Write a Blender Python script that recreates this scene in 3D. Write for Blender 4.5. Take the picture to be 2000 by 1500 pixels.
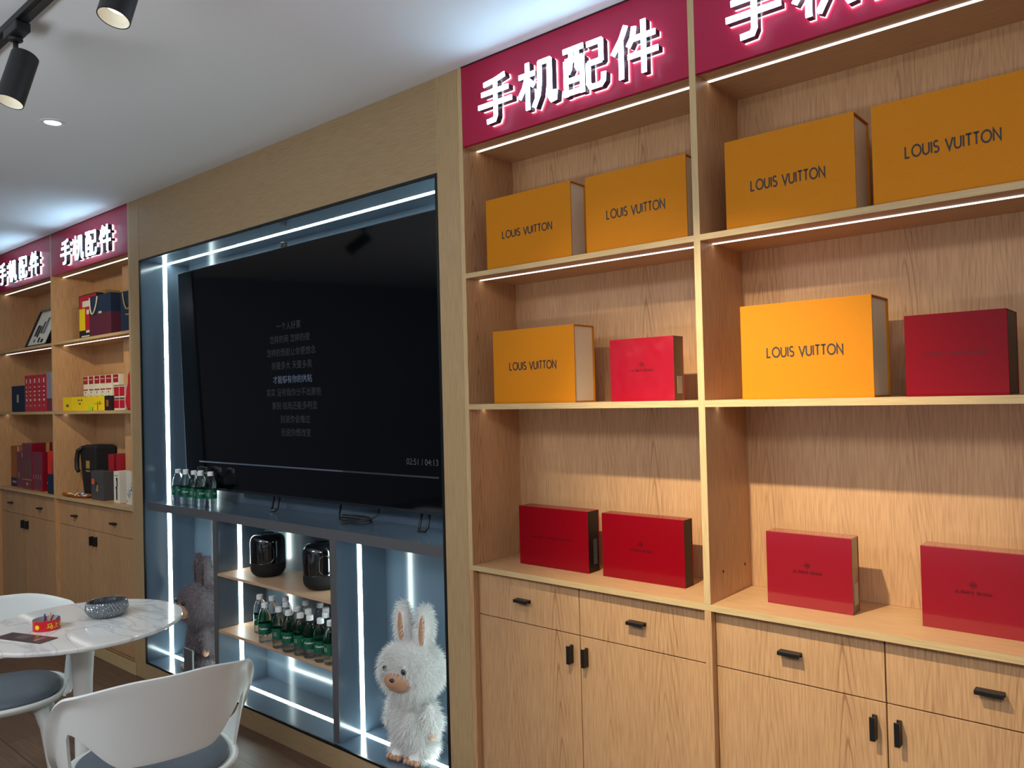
import bpy, bmesh, math, random
from mathutils import Vector, Matrix
for o in list(bpy.data.objects): bpy.data.objects.remove(o)
S = bpy.context.scene
C = S.collection
PI = math.pi
R = random.Random(7)

# ------------------------------------------------------------------ camera, world, exposure, room lights
cam = bpy.data.cameras.new('camera'); cam.sensor_width = 36.0; cam.sensor_fit = 'HORIZONTAL'
cam.lens = 1527.5 / 2000 * 36; cam.clip_start = 0.05
co = bpy.data.objects.new('camera', cam); C.objects.link(co)
r_ = Vector((0.75986171, 0.64958685, -0.02543809)); u_ = Vector((0.02922644, 0.00495524, 0.99956053))
f_ = Vector((-0.64942743, 0.76027125, 0.01521981))
m3 = Matrix((r_, u_, -f_)).transposed()
co.matrix_world = Matrix.Translation((0, -1.9445, 1.5)) @ m3.to_4x4()
S.camera = co
S.view_settings.view_transform = 'Standard'; S.view_settings.look = 'None'
S.view_settings.exposure = 0.0; S.view_settings.gamma = 1.0; S.view_settings.use_curve_mapping = False
S.cycles.use_denoising = True
S.cycles.max_bounces = 10; S.cycles.transparent_max_bounces = 16; S.cycles.transmission_bounces = 10
S.cycles.caustics_reflective = False; S.cycles.caustics_refractive = False
S.cycles.sample_clamp_indirect = 4.0
w = bpy.data.worlds.new('world'); S.world = w; w.use_nodes = True
w.node_tree.nodes['Background'].inputs[0].default_value = (0.75, 0.85, 1.0, 1)
w.node_tree.nodes['Background'].inputs[1].default_value = 0.1

def spot(loc, target, power, color, angle, blend=0.6, radius=0.03):
    L = bpy.data.lights.new('spot_lamp', 'SPOT'); L.energy = power; L.color = color
    L.spot_size = math.radians(angle); L.spot_blend = blend; L.shadow_soft_size = radius
    o = bpy.data.objects.new('spot_lamp', L); C.objects.link(o); o.location = loc
    d = Vector(target) - Vector(loc); o.rotation_euler = d.to_track_quat('-Z', 'Y').to_euler()
    return o
def area(loc, target, power, color, sx, sy):
    L = bpy.data.lights.new('area_fill', 'AREA'); L.energy = power; L.color = color
    L.shape = 'RECTANGLE'; L.size = sx; L.size_y = sy
    o = bpy.data.objects.new('area_fill', L); C.objects.link(o); o.location = loc
    d = Vector(target) - Vector(loc); o.rotation_euler = d.to_track_quat('-Z', 'Y').to_euler()
    return o
WARM = (1.0, 0.87, 0.60)
spot((-1.0, -1.097, 2.428), (-0.86, 0.10, 1.06), 178, WARM, 56, 1.0, 0.022)
spot((-1.476, -1.097, 2.428), (-1.20, 0.20, 1.42), 26, WARM, 46, 1.0, 0.022)
spot((-4.32, -1.095, 2.434), (-5.5, 0.15, 1.5), 50, WARM, 74, 1.0, 0.025)
spot((-2.543, -1.17, 2.372), (-2.53, -1.26, 2.0), 7, WARM, 55, 1.0, 0.03)
spot((-1.844, -1.17, 2.38), (-1.83, -1.26, 2.0), 7, WARM, 55, 1.0, 0.03)
# unseen area fills added under the ceiling behind the camera for ambient light
area((-3.0, -3.2, 2.62), (-3.0, -3.2, 0), 50, (0.90, 0.96, 1.0), 0.9, 0.9)
area((0.6, -3.0, 2.62), (0.6, -3.0, 0), 66, (0.96, 0.97, 1.0), 0.9, 0.9)
# unseen upward fill, added behind the camera to brighten the ceiling
area((-1.6, -3.7, 0.85), (-1.6, -3.7, 3.0), 112, (0.86, 0.94, 1.0), 3.6, 0.9)
# weak bluish fill added at an invented opening in the front wall
area((-1.4, -5.12, 1.45), (-1.4, 0, 1.75), 12, (0.78, 0.89, 1.0), 4.2, 2.1)
spot((-3.39, -0.757, 2.60), (-3.39, -0.757, 0), 10, (0.9, 0.96, 1.0), 120, 1.0, 0.03)

# ------------------------------------------------------------------ materials
def new_mat(name):
    m = bpy.data.materials.new(name); m.use_nodes = True
    nt = m.node_tree; return m, nt, nt.nodes['Principled BSDF']
def lin(c):
    f = lambda v: v / 12.92 if v <= 0.04045 else ((v + 0.055) / 1.055) ** 2.4
    return tuple(f(x / 255) for x in c) + (1,)
def pm(name, rgb, rough=0.5, metal=0.0, spec=0.5, coat=0.0, noise=0.0, nscale=40, bump=0.0, bscale=200, coat_rough=0.05, sheen=0, bdist=0.002):
    m, nt, b = new_mat(name)
    b.inputs['Base Color'].default_value = lin(rgb); b.inputs['Roughness'].default_value = rough
    b.inputs['Metallic'].default_value = metal; b.inputs['Specular IOR Level'].default_value = spec
    b.inputs['Coat Weight'].default_value = coat; b.inputs['Coat Roughness'].default_value = coat_rough
    if sheen: b.inputs['Sheen Weight'].default_value = sheen
    tc = nt.nodes.new('ShaderNodeTexCoord')
    n = nt.nodes.new('ShaderNodeTexNoise'); n.inputs['Scale'].default_value = nscale; n.inputs['Detail'].default_value = 3
    nt.links.new(tc.outputs['Object'], n.inputs['Vector'])
    if noise > 0:
        mx = nt.nodes.new('ShaderNodeMix'); mx.data_type = 'RGBA'
        c = lin(rgb); mx.inputs[6].default_value = tuple(x * (1 - noise) for x in c[:3]) + (1,)
        mx.inputs[7].default_value = tuple(min(1, x * (1 + noise)) for x in c[:3]) + (1,)
        nt.links.new(n.outputs['Fac'], mx.inputs[0]); nt.links.new(mx.outputs[2], b.inputs['Base Color'])
    if bump > 0:
        n2 = nt.nodes.new('ShaderNodeTexNoise'); n2.inputs['Scale'].default_value = bscale
        nt.links.new(tc.outputs['Object'], n2.inputs['Vector'])
        bp = nt.nodes.new('ShaderNodeBump'); bp.inputs['Strength'].default_value = bump; bp.inputs['Distance'].default_value = bdist
        nt.links.new(n2.outputs['Fac'], bp.inputs['Height']); nt.links.new(bp.outputs['Normal'], b.inputs['Normal'])
    return m
def em(name, rgb, strength):
    m, nt, b = new_mat(name)
    b.inputs['Base Color'].default_value = (0.02, 0.02, 0.02, 1)
    b.inputs['Emission Color'].default_value = rgb + (1,); b.inputs['Emission Strength'].default_value = strength
    return m
def wood(name, light, dark, axis='Z', arch=1.0, fine=1.0, rough=0.42, tile=0.19):
    """laminate with fine streaks and nested cathedral arches; grain runs along the given axis"""
    m, nt, b = new_mat(name); N = nt.nodes.new; Lk = nt.links.new
    tc = N('ShaderNodeTexCoord'); sp = N('ShaderNodeSeparateXYZ'); Lk(tc.outputs['Object'], sp.inputs[0])
    def math_(op, a, b_=None, c_=None):
        n = N('ShaderNodeMath'); n.operation = op
        for i, v in enumerate((a, b_, c_)):
            if v is None: continue
            if isinstance(v, (int, float)): n.inputs[i].default_value = v
            else: Lk(v, n.inputs[i])
        return n.outputs[0]
    X, Y, Z = sp.outputs
    if axis == 'Z': g, a_, b_ = Z, X, Y
    elif axis == 'X': g, a_, b_ = X, Z, Y
    else: g, a_, b_ = Y, X, Z
    across = math_('ADD', a_, math_('MULTIPLY', b_, 0.93))
    cv = N('ShaderNodeCombineXYZ'); Lk(across, cv.inputs[0]); Lk(math_('MULTIPLY', g, 0.045), cv.inputs[2])
    n1 = N('ShaderNodeTexNoise'); n1.inputs['Scale'].default_value = 240; n1.inputs['Detail'].default_value = 4; Lk(cv.outputs[0], n1.inputs['Vector'])
    n1b = N('ShaderNodeTexNoise'); n1b.inputs['Scale'].default_value = 14; n1b.inputs['Detail'].default_value = 3; Lk(cv.outputs[0], n1b.inputs['Vector'])
    cv2 = N('ShaderNodeCombineXYZ'); Lk(math_('MULTIPLY', across, 5.0), cv2.inputs[0]); Lk(math_('MULTIPLY', g, 1.5), cv2.inputs[2])
    n2 = N('ShaderNodeTexNoise'); n2.inputs['Scale'].default_value = 1.0; n2.inputs['Detail'].default_value = 2; Lk(cv2.outputs[0], n2.inputs['Vector'])
    # distance from the middle of the arch column
    wx = math_('ADD', across, math_('MULTIPLY', math_('SUBTRACT', n2.outputs['Fac'], 0.5), 0.055))
    xm = math_('PINGPONG', wx, tile / 2)
    xs = math_('MULTIPLY', xm, 120.0)
    ph = math_('ADD', math_('SQRT', math_('ADD', math_('MULTIPLY', xs, xs), 0.35)), math_('MULTIPLY', g, 13.0))
    ph = math_('ADD', ph, math_('MULTIPLY', n2.outputs['Fac'], 2.2))
    sn = math_('SINE', math_('MULTIPLY', ph, 2 * PI / 1.6))
    line = math_('POWER', math_('MULTIPLY_ADD', sn, 0.5, 0.5), 10.0)
    fade = math_('MULTIPLY', line, math_('SMOOTH_MAX', math_('MULTIPLY_ADD', n1b.outputs['Fac'], 2.4, -0.75), 0.0, 0.2))
    near = math_('SMOOTH_MAX', math_('SUBTRACT', 1.15, math_('MULTIPLY', xm, 2.9 / tile)), 0.0, 0.15)
    archv = math_('MULTIPLY', math_('MULTIPLY', fade, near), 0.85 * arch)
    st = math_('MULTIPLY', math_('SUBTRACT', n1.outputs['Fac'], 0.40), 1.8 * fine)
    big = math_('MULTIPLY', math_('SUBTRACT', n1b.outputs['Fac'], 0.45), 0.45)
    fac = math_('ADD', math_('ADD', archv, st), big)
    cl = N('ShaderNodeClamp'); Lk(fac, cl.inputs[0])
    mx = N('ShaderNodeMix'); mx.data_type = 'RGBA'; mx.inputs[6].default_value = lin(light); mx.inputs[7].default_value = lin(dark)
    Lk(cl.outputs[0], mx.inputs[0]); Lk(mx.outputs[2], b.inputs['Base Color'])
    b.inputs['Roughness'].default_value = rough; b.inputs['Specular IOR Level'].default_value = 0.35
    return m
OAKL, OAKD = (202, 158, 114), (157, 114, 78)
M = {}
M['oak'] = wood('oak_vertical', OAKL, OAKD, 'Z')
M['oak_x'] = wood('oak_horizontal', (204, 162, 118), (168, 126, 88), 'X', arch=0.25)
M['oak_edge'] = wood('oak_edge_band', (205, 176, 128), (176, 142, 100), 'X', arch=0.0)
M['oak_edge_z'] = wood('oak_edge_band_vertical', (205, 176, 128), (176, 142, 100), 'Z', arch=0.0)
M['sur_z'] = wood('surround_oak_vertical', (186, 156, 114), (160, 128, 90), 'Z', arch=0.12)
M['sur_x'] = wood('surround_oak_horizontal', (180, 152, 114), (156, 126, 90), 'X', arch=0.10)
M['shelfwood'] = wood('niche_shelf_oak', (205, 168, 135), (175, 135, 105), 'X', arch=0.2)
M['slate'] = pm('slate_lacquer', (94, 110, 126), 0.16, coat=0.5, noise=0.03, nscale=3, coat_rough=0.10)
M['slate_edge'] = pm('slate_edge', (92, 92, 94), 0.35, noise=0.03)
M['blacktrim'] = pm('black_trim', (14, 15, 18), 0.35, noise=0.05)
M['black'] = pm('black_metal', (16, 16, 17), 0.42, noise=0.06, nscale=90)
M['spotblack'] = pm('black_powder_coat', (30, 31, 34), 0.45, noise=0.05, bump=0.1, bscale=900)
M['wall'] = pm('wall_paint', (205, 203, 198), 0.8, noise=0.02, nscale=2)
M['wall2'] = pm('grey_blue_wall_paint', (112, 120, 132), 0.8, noise=0.02, nscale=2)
M['ceil'] = pm('ceiling_paint', (228, 230, 232), 0.85, noise=0.012, nscale=1.5)
M['red'] = pm('crimson_sign_acrylic', (178, 26, 66), 0.36, noise=0.02, nscale=5, spec=0.35)
M['orange'] = pm('orange_paper', (200, 122, 4), 0.62, spec=0.2, noise=0.06, nscale=260, bump=0.15, bscale=600)
M['orange_in'] = pm('brown_paper_edge', (120, 74, 34), 0.7, noise=0.05)
M['cream'] = pm('cream_paper', (240, 224, 194), 0.7, noise=0.03, nscale=80)
M['ink'] = pm('dark_brown_ink', (34, 22, 26), 0.5, noise=0.05)
M['redbox'] = pm('red_card', (130, 2, 17), 0.24, noise=0.03, nscale=30, coat=0.15, coat_rough=0.06, spec=0.16)
M['redfilm'] = pm('red_card_under_film', (142, 6, 27), 0.2, noise=0.03, nscale=20, coat=1.0, coat_rough=0.03, bump=0.25, bscale=9)
M['redink'] = pm('dark_red_foil', (70, 4, 12), 0.3, noise=0.05)
M['redwrap'] = pm('red_card_under_wrinkled_film', (160, 10, 32), 0.16, noise=0.03, nscale=20, coat=1.0, coat_rough=0.03, bump=0.55, bscale=8, bdist=0.016)
M['boxblack'] = pm('black_card', (14, 13, 14), 0.45, noise=0.06)
M['boxolive'] = pm('olive_card_under_film', (104, 88, 62), 0.3, noise=0.06, coat=0.6)
M['dimsticker'] = pm('dim_grey_print', (74, 74, 76), 0.5, noise=0.5, nscale=420)
M['label'] = pm('grey_sticker', (170, 160, 145), 0.5, noise=0.35, nscale=300)
M['white'] = pm('white_plastic', (214, 217, 214), 0.38, noise=0.012, nscale=6)
M['whitecap'] = pm('white_cap_plastic', (235, 238, 240), 0.35, noise=0.02)
M['greylabel'] = pm('grey_print', (120, 125, 130), 0.5, noise=0.05)
M['pad'] = pm('grey_leatherette', (84, 93, 102), 0.5, noise=0.05, nscale=30, bump=0.12, bscale=700)
M['green'] = pm('green_film_label', (0, 92, 66), 0.25, noise=0.06, nscale=60, coat=0.4)
M['tvblack'] = pm('screen_glass', (5, 6, 9), 0.06, noise=0.05, spec=0.45)
M['tvframe'] = pm('screen_bezel_metal', (70, 74, 80), 0.25, metal=0.8, noise=0.03)
M['spk_gloss'] = pm('piano_black', (8, 9, 11), 0.05, noise=0.03, coat=1.0, coat_rough=0.02)
M['spk_mat'] = pm('speaker_fabric', (12, 12, 14), 0.8, noise=0.2, nscale=500, bump=0.3, bscale=1200)
M['led'] = em('cool_led_diffuser', (0.80, 1.0, 0.98), 22.0)
M['ledwarm'] = em('warm_led_diffuser', (1.0, 0.93, 0.86), 3.6)
M['sign'] = em('lit_letter_face', (0.45, 0.76, 1.0), 16.0)
M['halo'] = em('letter_back_light', (1.0, 0.90, 0.95), 9.0)
M['letterside'] = pm('letter_side_steel', (46, 50, 62), 0.35, metal=0.3, noise=0.04)
M['lamp'] = em('spot_lens', (1.0, 0.97, 0.90), 1.7)
M['lampin'] = pm('spot_reflector', (236, 232, 214), 0.5, noise=0.05)
M['down'] = em('downlight_diffuser', (0.93, 0.99, 1.0), 6.0)
def film(name, tint, mixf=0.55, rough=0.02, ior=1.33):
    m, nt, b = new_mat(name); nt.nodes.remove(b)
    out = nt.nodes['Material Output']
    tr = nt.nodes.new('ShaderNodeBsdfTransparent'); tr.inputs[0].default_value = tint
    gl = nt.nodes.new('ShaderNodeBsdfGlass'); gl.inputs['Roughness'].default_value = rough; gl.inputs['IOR'].default_value = ior
    gl.inputs[0].default_value = tint
    mx = nt.nodes.new('ShaderNodeMixShader'); mx.inputs[0].default_value = mixf
    nt.links.new(tr.outputs[0], mx.inputs[1]); nt.links.new(gl.outputs[0], mx.inputs[2]); nt.links.new(mx.outputs[0], out.inputs[0])
    return m
M['water'] = film('clear_bottle', (0.97, 0.99, 0.99, 1), 0.65)
M['bag_clear'] = film('clear_bag_film', (0.95, 0.93, 0.88, 1), 0.25, 0.12, 1.2)
M['tray_glass'] = film('smoked_cut_glass', (0.62, 0.66, 0.70, 1), 0.8, 0.03, 1.5)

M['cutglass'] = pm('smoked_cut_crystal', (128, 134, 140), 0.10, metal=0.65, noise=0.25, nscale=90, coat=1.0)
# marble table top
def marble():
    m, nt, b = new_mat('white_marble'); N = nt.nodes.new; Lk = nt.links.new
    tc = N('ShaderNodeTexCoord'); mp = N('ShaderNodeMapping'); mp.inputs['Rotation'].default_value = (0, 0, 0.5); mp.inputs['Scale'].default_value = (1.4, 3.6, 1)
    Lk(tc.outputs['Object'], mp.inputs[0])
    n = N('ShaderNodeTexNoise'); n.inputs['Scale'].default_value = 1.3; n.inputs['Detail'].default_value = 5; n.inputs['Distortion'].default_value = 1.0
    Lk(mp.outputs[0], n.inputs['Vector'])
    s = N('ShaderNodeMath'); s.operation = 'SUBTRACT'; s.inputs[1].default_value = 0.5; Lk(n.outputs['Fac'], s.inputs[0])
    a = N('ShaderNodeMath'); a.operation = 'ABSOLUTE'; Lk(s.outputs[0], a.inputs[0])
    cr = N('ShaderNodeValToRGB'); cr.color_ramp.elements[0].position = 0.0; cr.color_ramp.elements[0].color = lin((200, 199, 201))
    cr.color_ramp.elements[1].position = 0.022; cr.color_ramp.elements[1].color = lin((226, 224, 220))
    Lk(a.outputs[0], cr.inputs[0]); Lk(cr.outputs[0], b.inputs['Base Color'])
    b.inputs['Roughness'].default_value = 0.06; b.inputs['Coat Weight'].default_value = 0.1
    return m
M['marble'] = marble()
def floor_mat():
    m, nt, b = new_mat('brown_plank_floor'); N = nt.nodes.new; Lk = nt.links.new
    tc = N('ShaderNodeTexCoord'); br = N('ShaderNodeTexBrick'); br.offset = 0.37
    br.inputs['Scale'].default_value = 1.0; br.inputs['Brick Width'].default_value = 1.2; br.inputs['Row Height'].default_value = 0.19
    br.inputs['Mortar Size'].default_value = 0.0016; br.inputs['Color1'].default_value = lin((116, 90, 72)); br.inputs['Color2'].default_value = lin((104, 80, 64))
    br.inputs['Mortar'].default_value = lin((44, 34, 28)); Lk(tc.outputs['Object'], br.inputs['Vector'])
    mp = N('ShaderNodeMapping'); mp.inputs['Scale'].default_value = (2.2, 30, 1); Lk(tc.outputs['Object'], mp.inputs[0])
    n = N('ShaderNodeTexNoise'); n.inputs['Scale'].default_value = 2.0; n.inputs['Detail'].default_value = 6; n.inputs['Distortion'].default_value = 0.6; Lk(mp.outputs[0], n.inputs['Vector'])
    mx = N('ShaderNodeMix'); mx.data_type = 'RGBA'; mx.blend_type = 'MULTIPLY'; mx.inputs[0].default_value = 0.7
    cr = N('ShaderNodeValToRGB'); cr.color_ramp.elements[0].position = 0.3; cr.color_ramp.elements[0].color = (0.55, 0.55, 0.55, 1); cr.color_ramp.elements[1].position = 0.7; cr.color_ramp.elements[1].color = (1.1, 1.1, 1.1, 1)
    Lk(n.outputs['Fac'], cr.inputs[0]); Lk(br.outputs['Color'], mx.inputs[6]); Lk(cr.outputs[0], mx.inputs[7]); Lk(mx.outputs[2], b.inputs['Base Color'])
    b.inputs['Roughness'].default_value = 0.42
    return m
M['floor'] = floor_mat()

# ------------------------------------------------------------------ mesh helpers
class MB:
    def __init__(s): s.v = []; s.f = []; s.m = []
    def add(s, vs, fs, mi=0):
        n = len(s.v); s.v += [tuple(v) for v in vs]
        for f in fs: s.f.append(tuple(i + n for i in f)); s.m.append(mi)
        return s
    def box(s, x0, x1, y0, y1, z0, z1, mi=0):
        return s.add([(x0, y0, z0), (x1, y0, z0), (x1, y1, z0), (x0, y1, z0), (x0, y0, z1), (x1, y0, z1), (x1, y1, z1), (x0, y1, z1)],
                     [(0, 3, 2, 1), (4, 5, 6, 7), (0, 1, 5, 4), (1, 2, 6, 5), (2, 3, 7, 6), (3, 0, 4, 7)], mi)
    def lathe(s, prof, n=32, c=(0, 0, 0), mi=0, cap=True, sx=1.0, sy=1.0):
        vs = []; fs = []
        for r, z in prof:
            for k in range(n):
                a = 2 * PI * k / n; vs.append((c[0] + r * sx * math.cos(a), c[1] + r * sy * math.sin(a), c[2] + z))
        for i in range(len(prof) - 1):
            for k in range(n):
                k2 = (k + 1) % n; fs.append((i * n + k, i * n + k2, (i + 1) * n + k2, (i + 1) * n + k))
        if cap:
            fs.append(tuple(reversed(range(n)))); fs.append(tuple((len(prof) - 1) * n + k for k in range(n)))
        return s.add(vs, fs, mi)
    def tube(s, pts, rad, n=10, mi=0, closed=False, cap=True):
        pts = [Vector(p) for p in pts]; rads = rad if isinstance(rad, (list, tuple)) else [rad] * len(pts)
        vs = []; fs = []; up = None
        for i, p in enumerate(pts):
            a = pts[i - 1] if (i > 0 or closed) else p; b = pts[(i + 1) % len(pts)] if (i < len(pts) - 1 or closed) else p
            d = (b - a).normalized()
            if up is None: up = Vector((0, 0, 1)) if abs(d.z) < 0.9 else Vector((1, 0, 0))
            x = d.cross(up).normalized(); up = x.cross(d).normalized()
            for k in range(n):
                t = 2 * PI * k / n; vs.append(p + x * (rads[i] * math.cos(t)) + up * (rads[i] * math.sin(t)))
        L = len(pts)
        for i in range(L if closed else L - 1):
            j = (i + 1) % L
            for k in range(n):
                k2 = (k + 1) % n; fs.append((i * n + k, i * n + k2, j * n + k2, j * n + k))
        if cap and not closed:
            fs.append(tuple(reversed(range(n)))); fs.append(tuple((L - 1) * n + k for k in range(n)))
        return s.add(vs, fs, mi)
    def grid(s, P, mi=0, closed_u=False):
        nu = len(P); nv = len(P[0]); vs = [p for row in P for p in row]; fs = []
        for i in range(nu if closed_u else nu - 1):
            j = (i + 1) % nu
            for k in range(nv - 1): fs.append((i * nv + k, j * nv + k, j * nv + k + 1, i * nv + k + 1))
        return s.add(vs, fs, mi)
    def ellip(s, c, r, nu=24, nv=14, mi=0, rot=None):
        prof = []
        vs = []; fs = []
        for i in range(1, nv):
            t = PI * i / nv
            for k in range(nu):
                a = 2 * PI * k / nu; vs.append(Vector((r[0] * math.sin(t) * math.cos(a), r[1] * math.sin(t) * math.sin(a), r[2] * math.cos(t))))
        vs += [Vector((0, 0, r[2])), Vector((0, 0, -r[2]))]
        T = len(vs) - 2; B = T + 1
        for i in range(nv - 2):
            for k in range(nu):
                k2 = (k + 1) % nu; fs.append((i * nu + k, (i + 1) * nu + k, (i + 1) * nu + k2, i * nu + k2))
        for k in range(nu):
            k2 = (k + 1) % nu; fs.append((T, k, k2)); fs.append((B, (nv - 2) * nu + k2, (nv - 2) * nu + k))
        if rot is not None: vs = [rot @ v for v in vs]
        return s.add([v + Vector(c) for v in vs], fs, mi)
    def xf(s, fn): s.v = [tuple(fn(Vector(v))) for v in s.v]; return s

def mesh_obj(name, mb, mats, parent=None, bevel=0.0, smooth=False, world=False, seg=2):
    me = bpy.data.meshes.new(name)
    vs = mb.v
    off = Vector((0, 0, 0))
    if world and parent is not None:
        p = parent
        while p is not None: off = off + p.location; p = p.parent
        vs = [(v[0] - off.x, v[1] - off.y, v[2] - off.z) for v in vs]
    me.from_pydata(vs, [], mb.f); me.validate(); me.update()
    mats = mats if isinstance(mats, (list, tuple)) else [mats]
    for m in mats: me.materials.append(M[m] if isinstance(m, str) else m)
    if len(me.polygons) == len(mb.m): me.polygons.foreach_set('material_index', mb.m)
    if smooth: me.polygons.foreach_set('use_smooth', [True] * len(me.polygons))
    o = bpy.data.objects.new(name, me); C.objects.link(o)
    if parent is not None: o.parent = parent
    if bevel:
        b = o.modifiers.new('bevel', 'BEVEL'); b.width = bevel; b.segments = seg; b.limit_method = 'ANGLE'; b.angle_limit = math.radians(40)
    return o
def tag(o, label, cat, group=None):
    o['label'] = label; o['category'] = cat
    if group: o['group'] = group
    return o
def thing(name, label, cat, loc=(0, 0, 0), rz=0, group=None):
    o = bpy.data.objects.new(name, None); C.objects.link(o); o.empty_display_size = 0.05
    o.location = loc; o.rotation_euler = (0, 0, rz); return tag(o, label, cat, group)
def struct(name, mb, mat, **k):
    o = mesh_obj(name, mb, mat, **k); o['kind'] = 'structure'; return o
def dup(root, loc, rz=0, label=None):
    r = root.copy(); C.objects.link(r); r.location = loc; r.rotation_euler = (0, 0, rz)
    if label: r['label'] = label
    for ch in list(root.children):
        c = ch.copy(); C.objects.link(c); c.parent = r
        for g in list(ch.children):
            d = g.copy(); C.objects.link(d); d.parent = c
    return r

# stroke lettering ------------------------------------------------
def arc(cx, cy, rx, ry, a0, a1, n=14):
    return [(cx + rx * math.cos(math.radians(a0 + (a1 - a0) * i / n)), cy + ry * math.sin(math.radians(a0 + (a1 - a0) * i / n))) for i in range(n + 1)]
GL = {  # strokes on a 1-high grid, advance width
 'L': ([[(0, 1), (0, 0), (.42, 0)]], .50), 'O': ([arc(.5, .5, .46, .5, 0, 360, 28)], 1.0),
 'U': ([[(0, 1), (0, .34)] + arc(.31, .33, .31, .33, 180, 360, 12) + [(.62, .34), (.62, 1)]], .70),
 'I': ([[(0, 0), (0, 1)]], .06),
 'S': ([arc(.25, .75, .22, .25, 35, 270, 14) + arc(.25, .25, .25, .25, 90, -145, 14)], .52),
 'V': ([[(0, 1), (.36, 0), (.72, 1)]], .72), 'T': ([[(0, 1), (.56, 1)], [(.28, 1), (.28, 0)]], .56),
 'N': ([[(0, 0), (0, 1), (.66, 0), (.66, 1)]], .66), 'M': ([[(0, 0), (0, 1), (.4, .1), (.8, 1), (.8, 0)]], .8),
 'A': ([[(0, 0), (.38, 1), (.76, 0)], [(.14, .34), (.62, .34)]], .76), 'E': ([[(.46, 1), (0, 1), (0, 0), (.46, 0)], [(0, .5), (.42, .5)]], .46),
 'D': ([[(0, 0), (0, 1), (.3, 1)] + arc(.3, .5, .42, .5, 90, -90, 14) + [(0, 0)]], .72),
 'G': ([arc(.5, .5, .46, .5, 40, 355, 24) + [(.96, .48), (.55, .48)]], 1.0), 'H': ([[(0, 0), (0, 1)], [(.6, 0), (.6, 1)], [(0, .5), (.6, .5)]], .6),
 'W': ([[(0, 1), (.25, 0), (.5, 1), (.75, 0), (1, 1)]], 1.0), ' ': ([], .34)}
CJ = {
 'hand': [[(78, 94), (50, 88), (20, 85)], [(13, 66), (87, 66)], [(4, 41), (96, 41)], [(52, 88), (52, 15), (48, 7), (28, 6)]],
 'machine': [[(4, 73), (45, 73)], [(26, 97), (26, 3)], [(25, 70), (17, 48), (4, 30)], [(28, 62), (42, 48)],
             [(57, 92), (57, 52), (53, 26), (41, 4)], [(55, 89), (84, 89)], [(82, 91), (82, 16), (86, 9), (93, 10), (95, 26)]],
 'match': [[(3, 91), (50, 91)], [(8, 71), (48, 71)], [(9, 72), (9, 3)], [(47, 72), (47, 3)], [(21, 90), (21, 68), (18, 54), (13, 47)],
           [(35, 90), (35, 56), (38, 51), (46, 51)], [(8, 32), (48, 32)], [(8, 9), (48, 9)],
           [(58, 89), (92, 89)], [(90, 91), (90, 50)], [(60, 52), (92, 52)], [(61, 54), (61, 15), (66, 7), (88, 7), (94, 13), (95, 28)]],
 'piece': [[(33, 97), (22, 74), (4, 50)], [(22, 74), (22, 2)], [(50, 90), (46, 70), (37, 56)], [(44, 68), (93, 68)], [(36, 38), (98, 38)], [(69, 97), (69, 2)]]}
def stroke_mb(mb, strokes, fn, wd, t0, t1, mi=0, faces='all'):
    """thick polylines: fn(x, y, depth) -> point"""
    for st in strokes:
        n = len(st); closed = n > 3 and math.hypot(st[0][0] - st[-1][0], st[0][1] - st[-1][1]) < 1e-6
        Lf = []; Rt = []
        for i, p in enumerate(st):
            a = st[i - 1] if i > 0 else (st[-2] if closed else None); b = st[i + 1] if i < n - 1 else (st[1] if closed else None)
            d1 = None if a is None else Vector((p[0] - a[0], p[1] - a[1])).normalized()
            d2 = None if b is None else Vector((b[0] - p[0], b[1] - p[1])).normalized()
            if d1 is None: d1 = d2
            if d2 is None: d2 = d1
            n1 = Vector((-d1.y, d1.x)); n2 = Vector((-d2.y, d2.x)); mt = (n1 + n2)
            mt = n1 if mt.length < 1e-6 else mt.normalized(); k = 1 / max(0.35, mt.dot(n1))
            Lf.append((p[0] + mt.x * wd / 2 * k, p[1] + mt.y * wd / 2 * k)); Rt.append((p[0] - mt.x * wd / 2 * k, p[1] - mt.y * wd / 2 * k))
        vs = []
        for i in range(n):
            vs += [fn(*Lf[i], t0), fn(*Rt[i], t0), fn(*Lf[i], t1), fn(*Rt[i], t1)]
        fs = []
        for i in range(n - 1):
            a = 4 * i; b = a + 4
            fs += [(a, a + 1, b + 1, b), (a + 2, b + 2, b + 3, a + 3), (a, b, b + 2, a + 2), (a + 1, a + 3, b + 3, b + 1)]
        fs += [(0, 2, 3, 1), (4 * n - 4, 4 * n - 3, 4 * n - 1, 4 * n - 2)]
        mb.add(vs, fs, mi)
def letters(mb, text, x0, x1, z0, h, yf, wd=0.13, th=0.0006, gap=0.17, mi=0):
    """text on a plane facing -Y, stretched to fill x0..x1"""
    pos = []; x = 0
    for ch in text:
        st, a = GL[ch]; pos.append((x, st)); x += a + gap
    tot = x - gap; sx = (x1 - x0) / tot
    for px, st in pos:
        stroke_mb(mb, st, lambda a, b, t, px=px: (x0 + (a + px) * sx, t, z0 + b * h), wd, yf - th, yf - 0.0001, mi)
def text_mesh(body, size, bold=0.0, align='CENTER'):
    cu = bpy.data.curves.new('text_source', 'FONT'); cu.body = body; cu.size = size; cu.align_x = align; cu.offset = bold
    o = bpy.data.objects.new('text_source', cu); C.objects.link(o)
    dg = bpy.context.evaluated_depsgraph_get(); dg.update()
    me = bpy.data.meshes.new_from_object(o.evaluated_get(dg))
    mb = MB(); mb.add([tuple(v.co) for v in me.vertices], [tuple(p.vertices) for p in me.polygons])
    bpy.data.objects.remove(o); bpy.data.meshes.remove(me); bpy.data.curves.remove(cu)
    return mb

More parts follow.
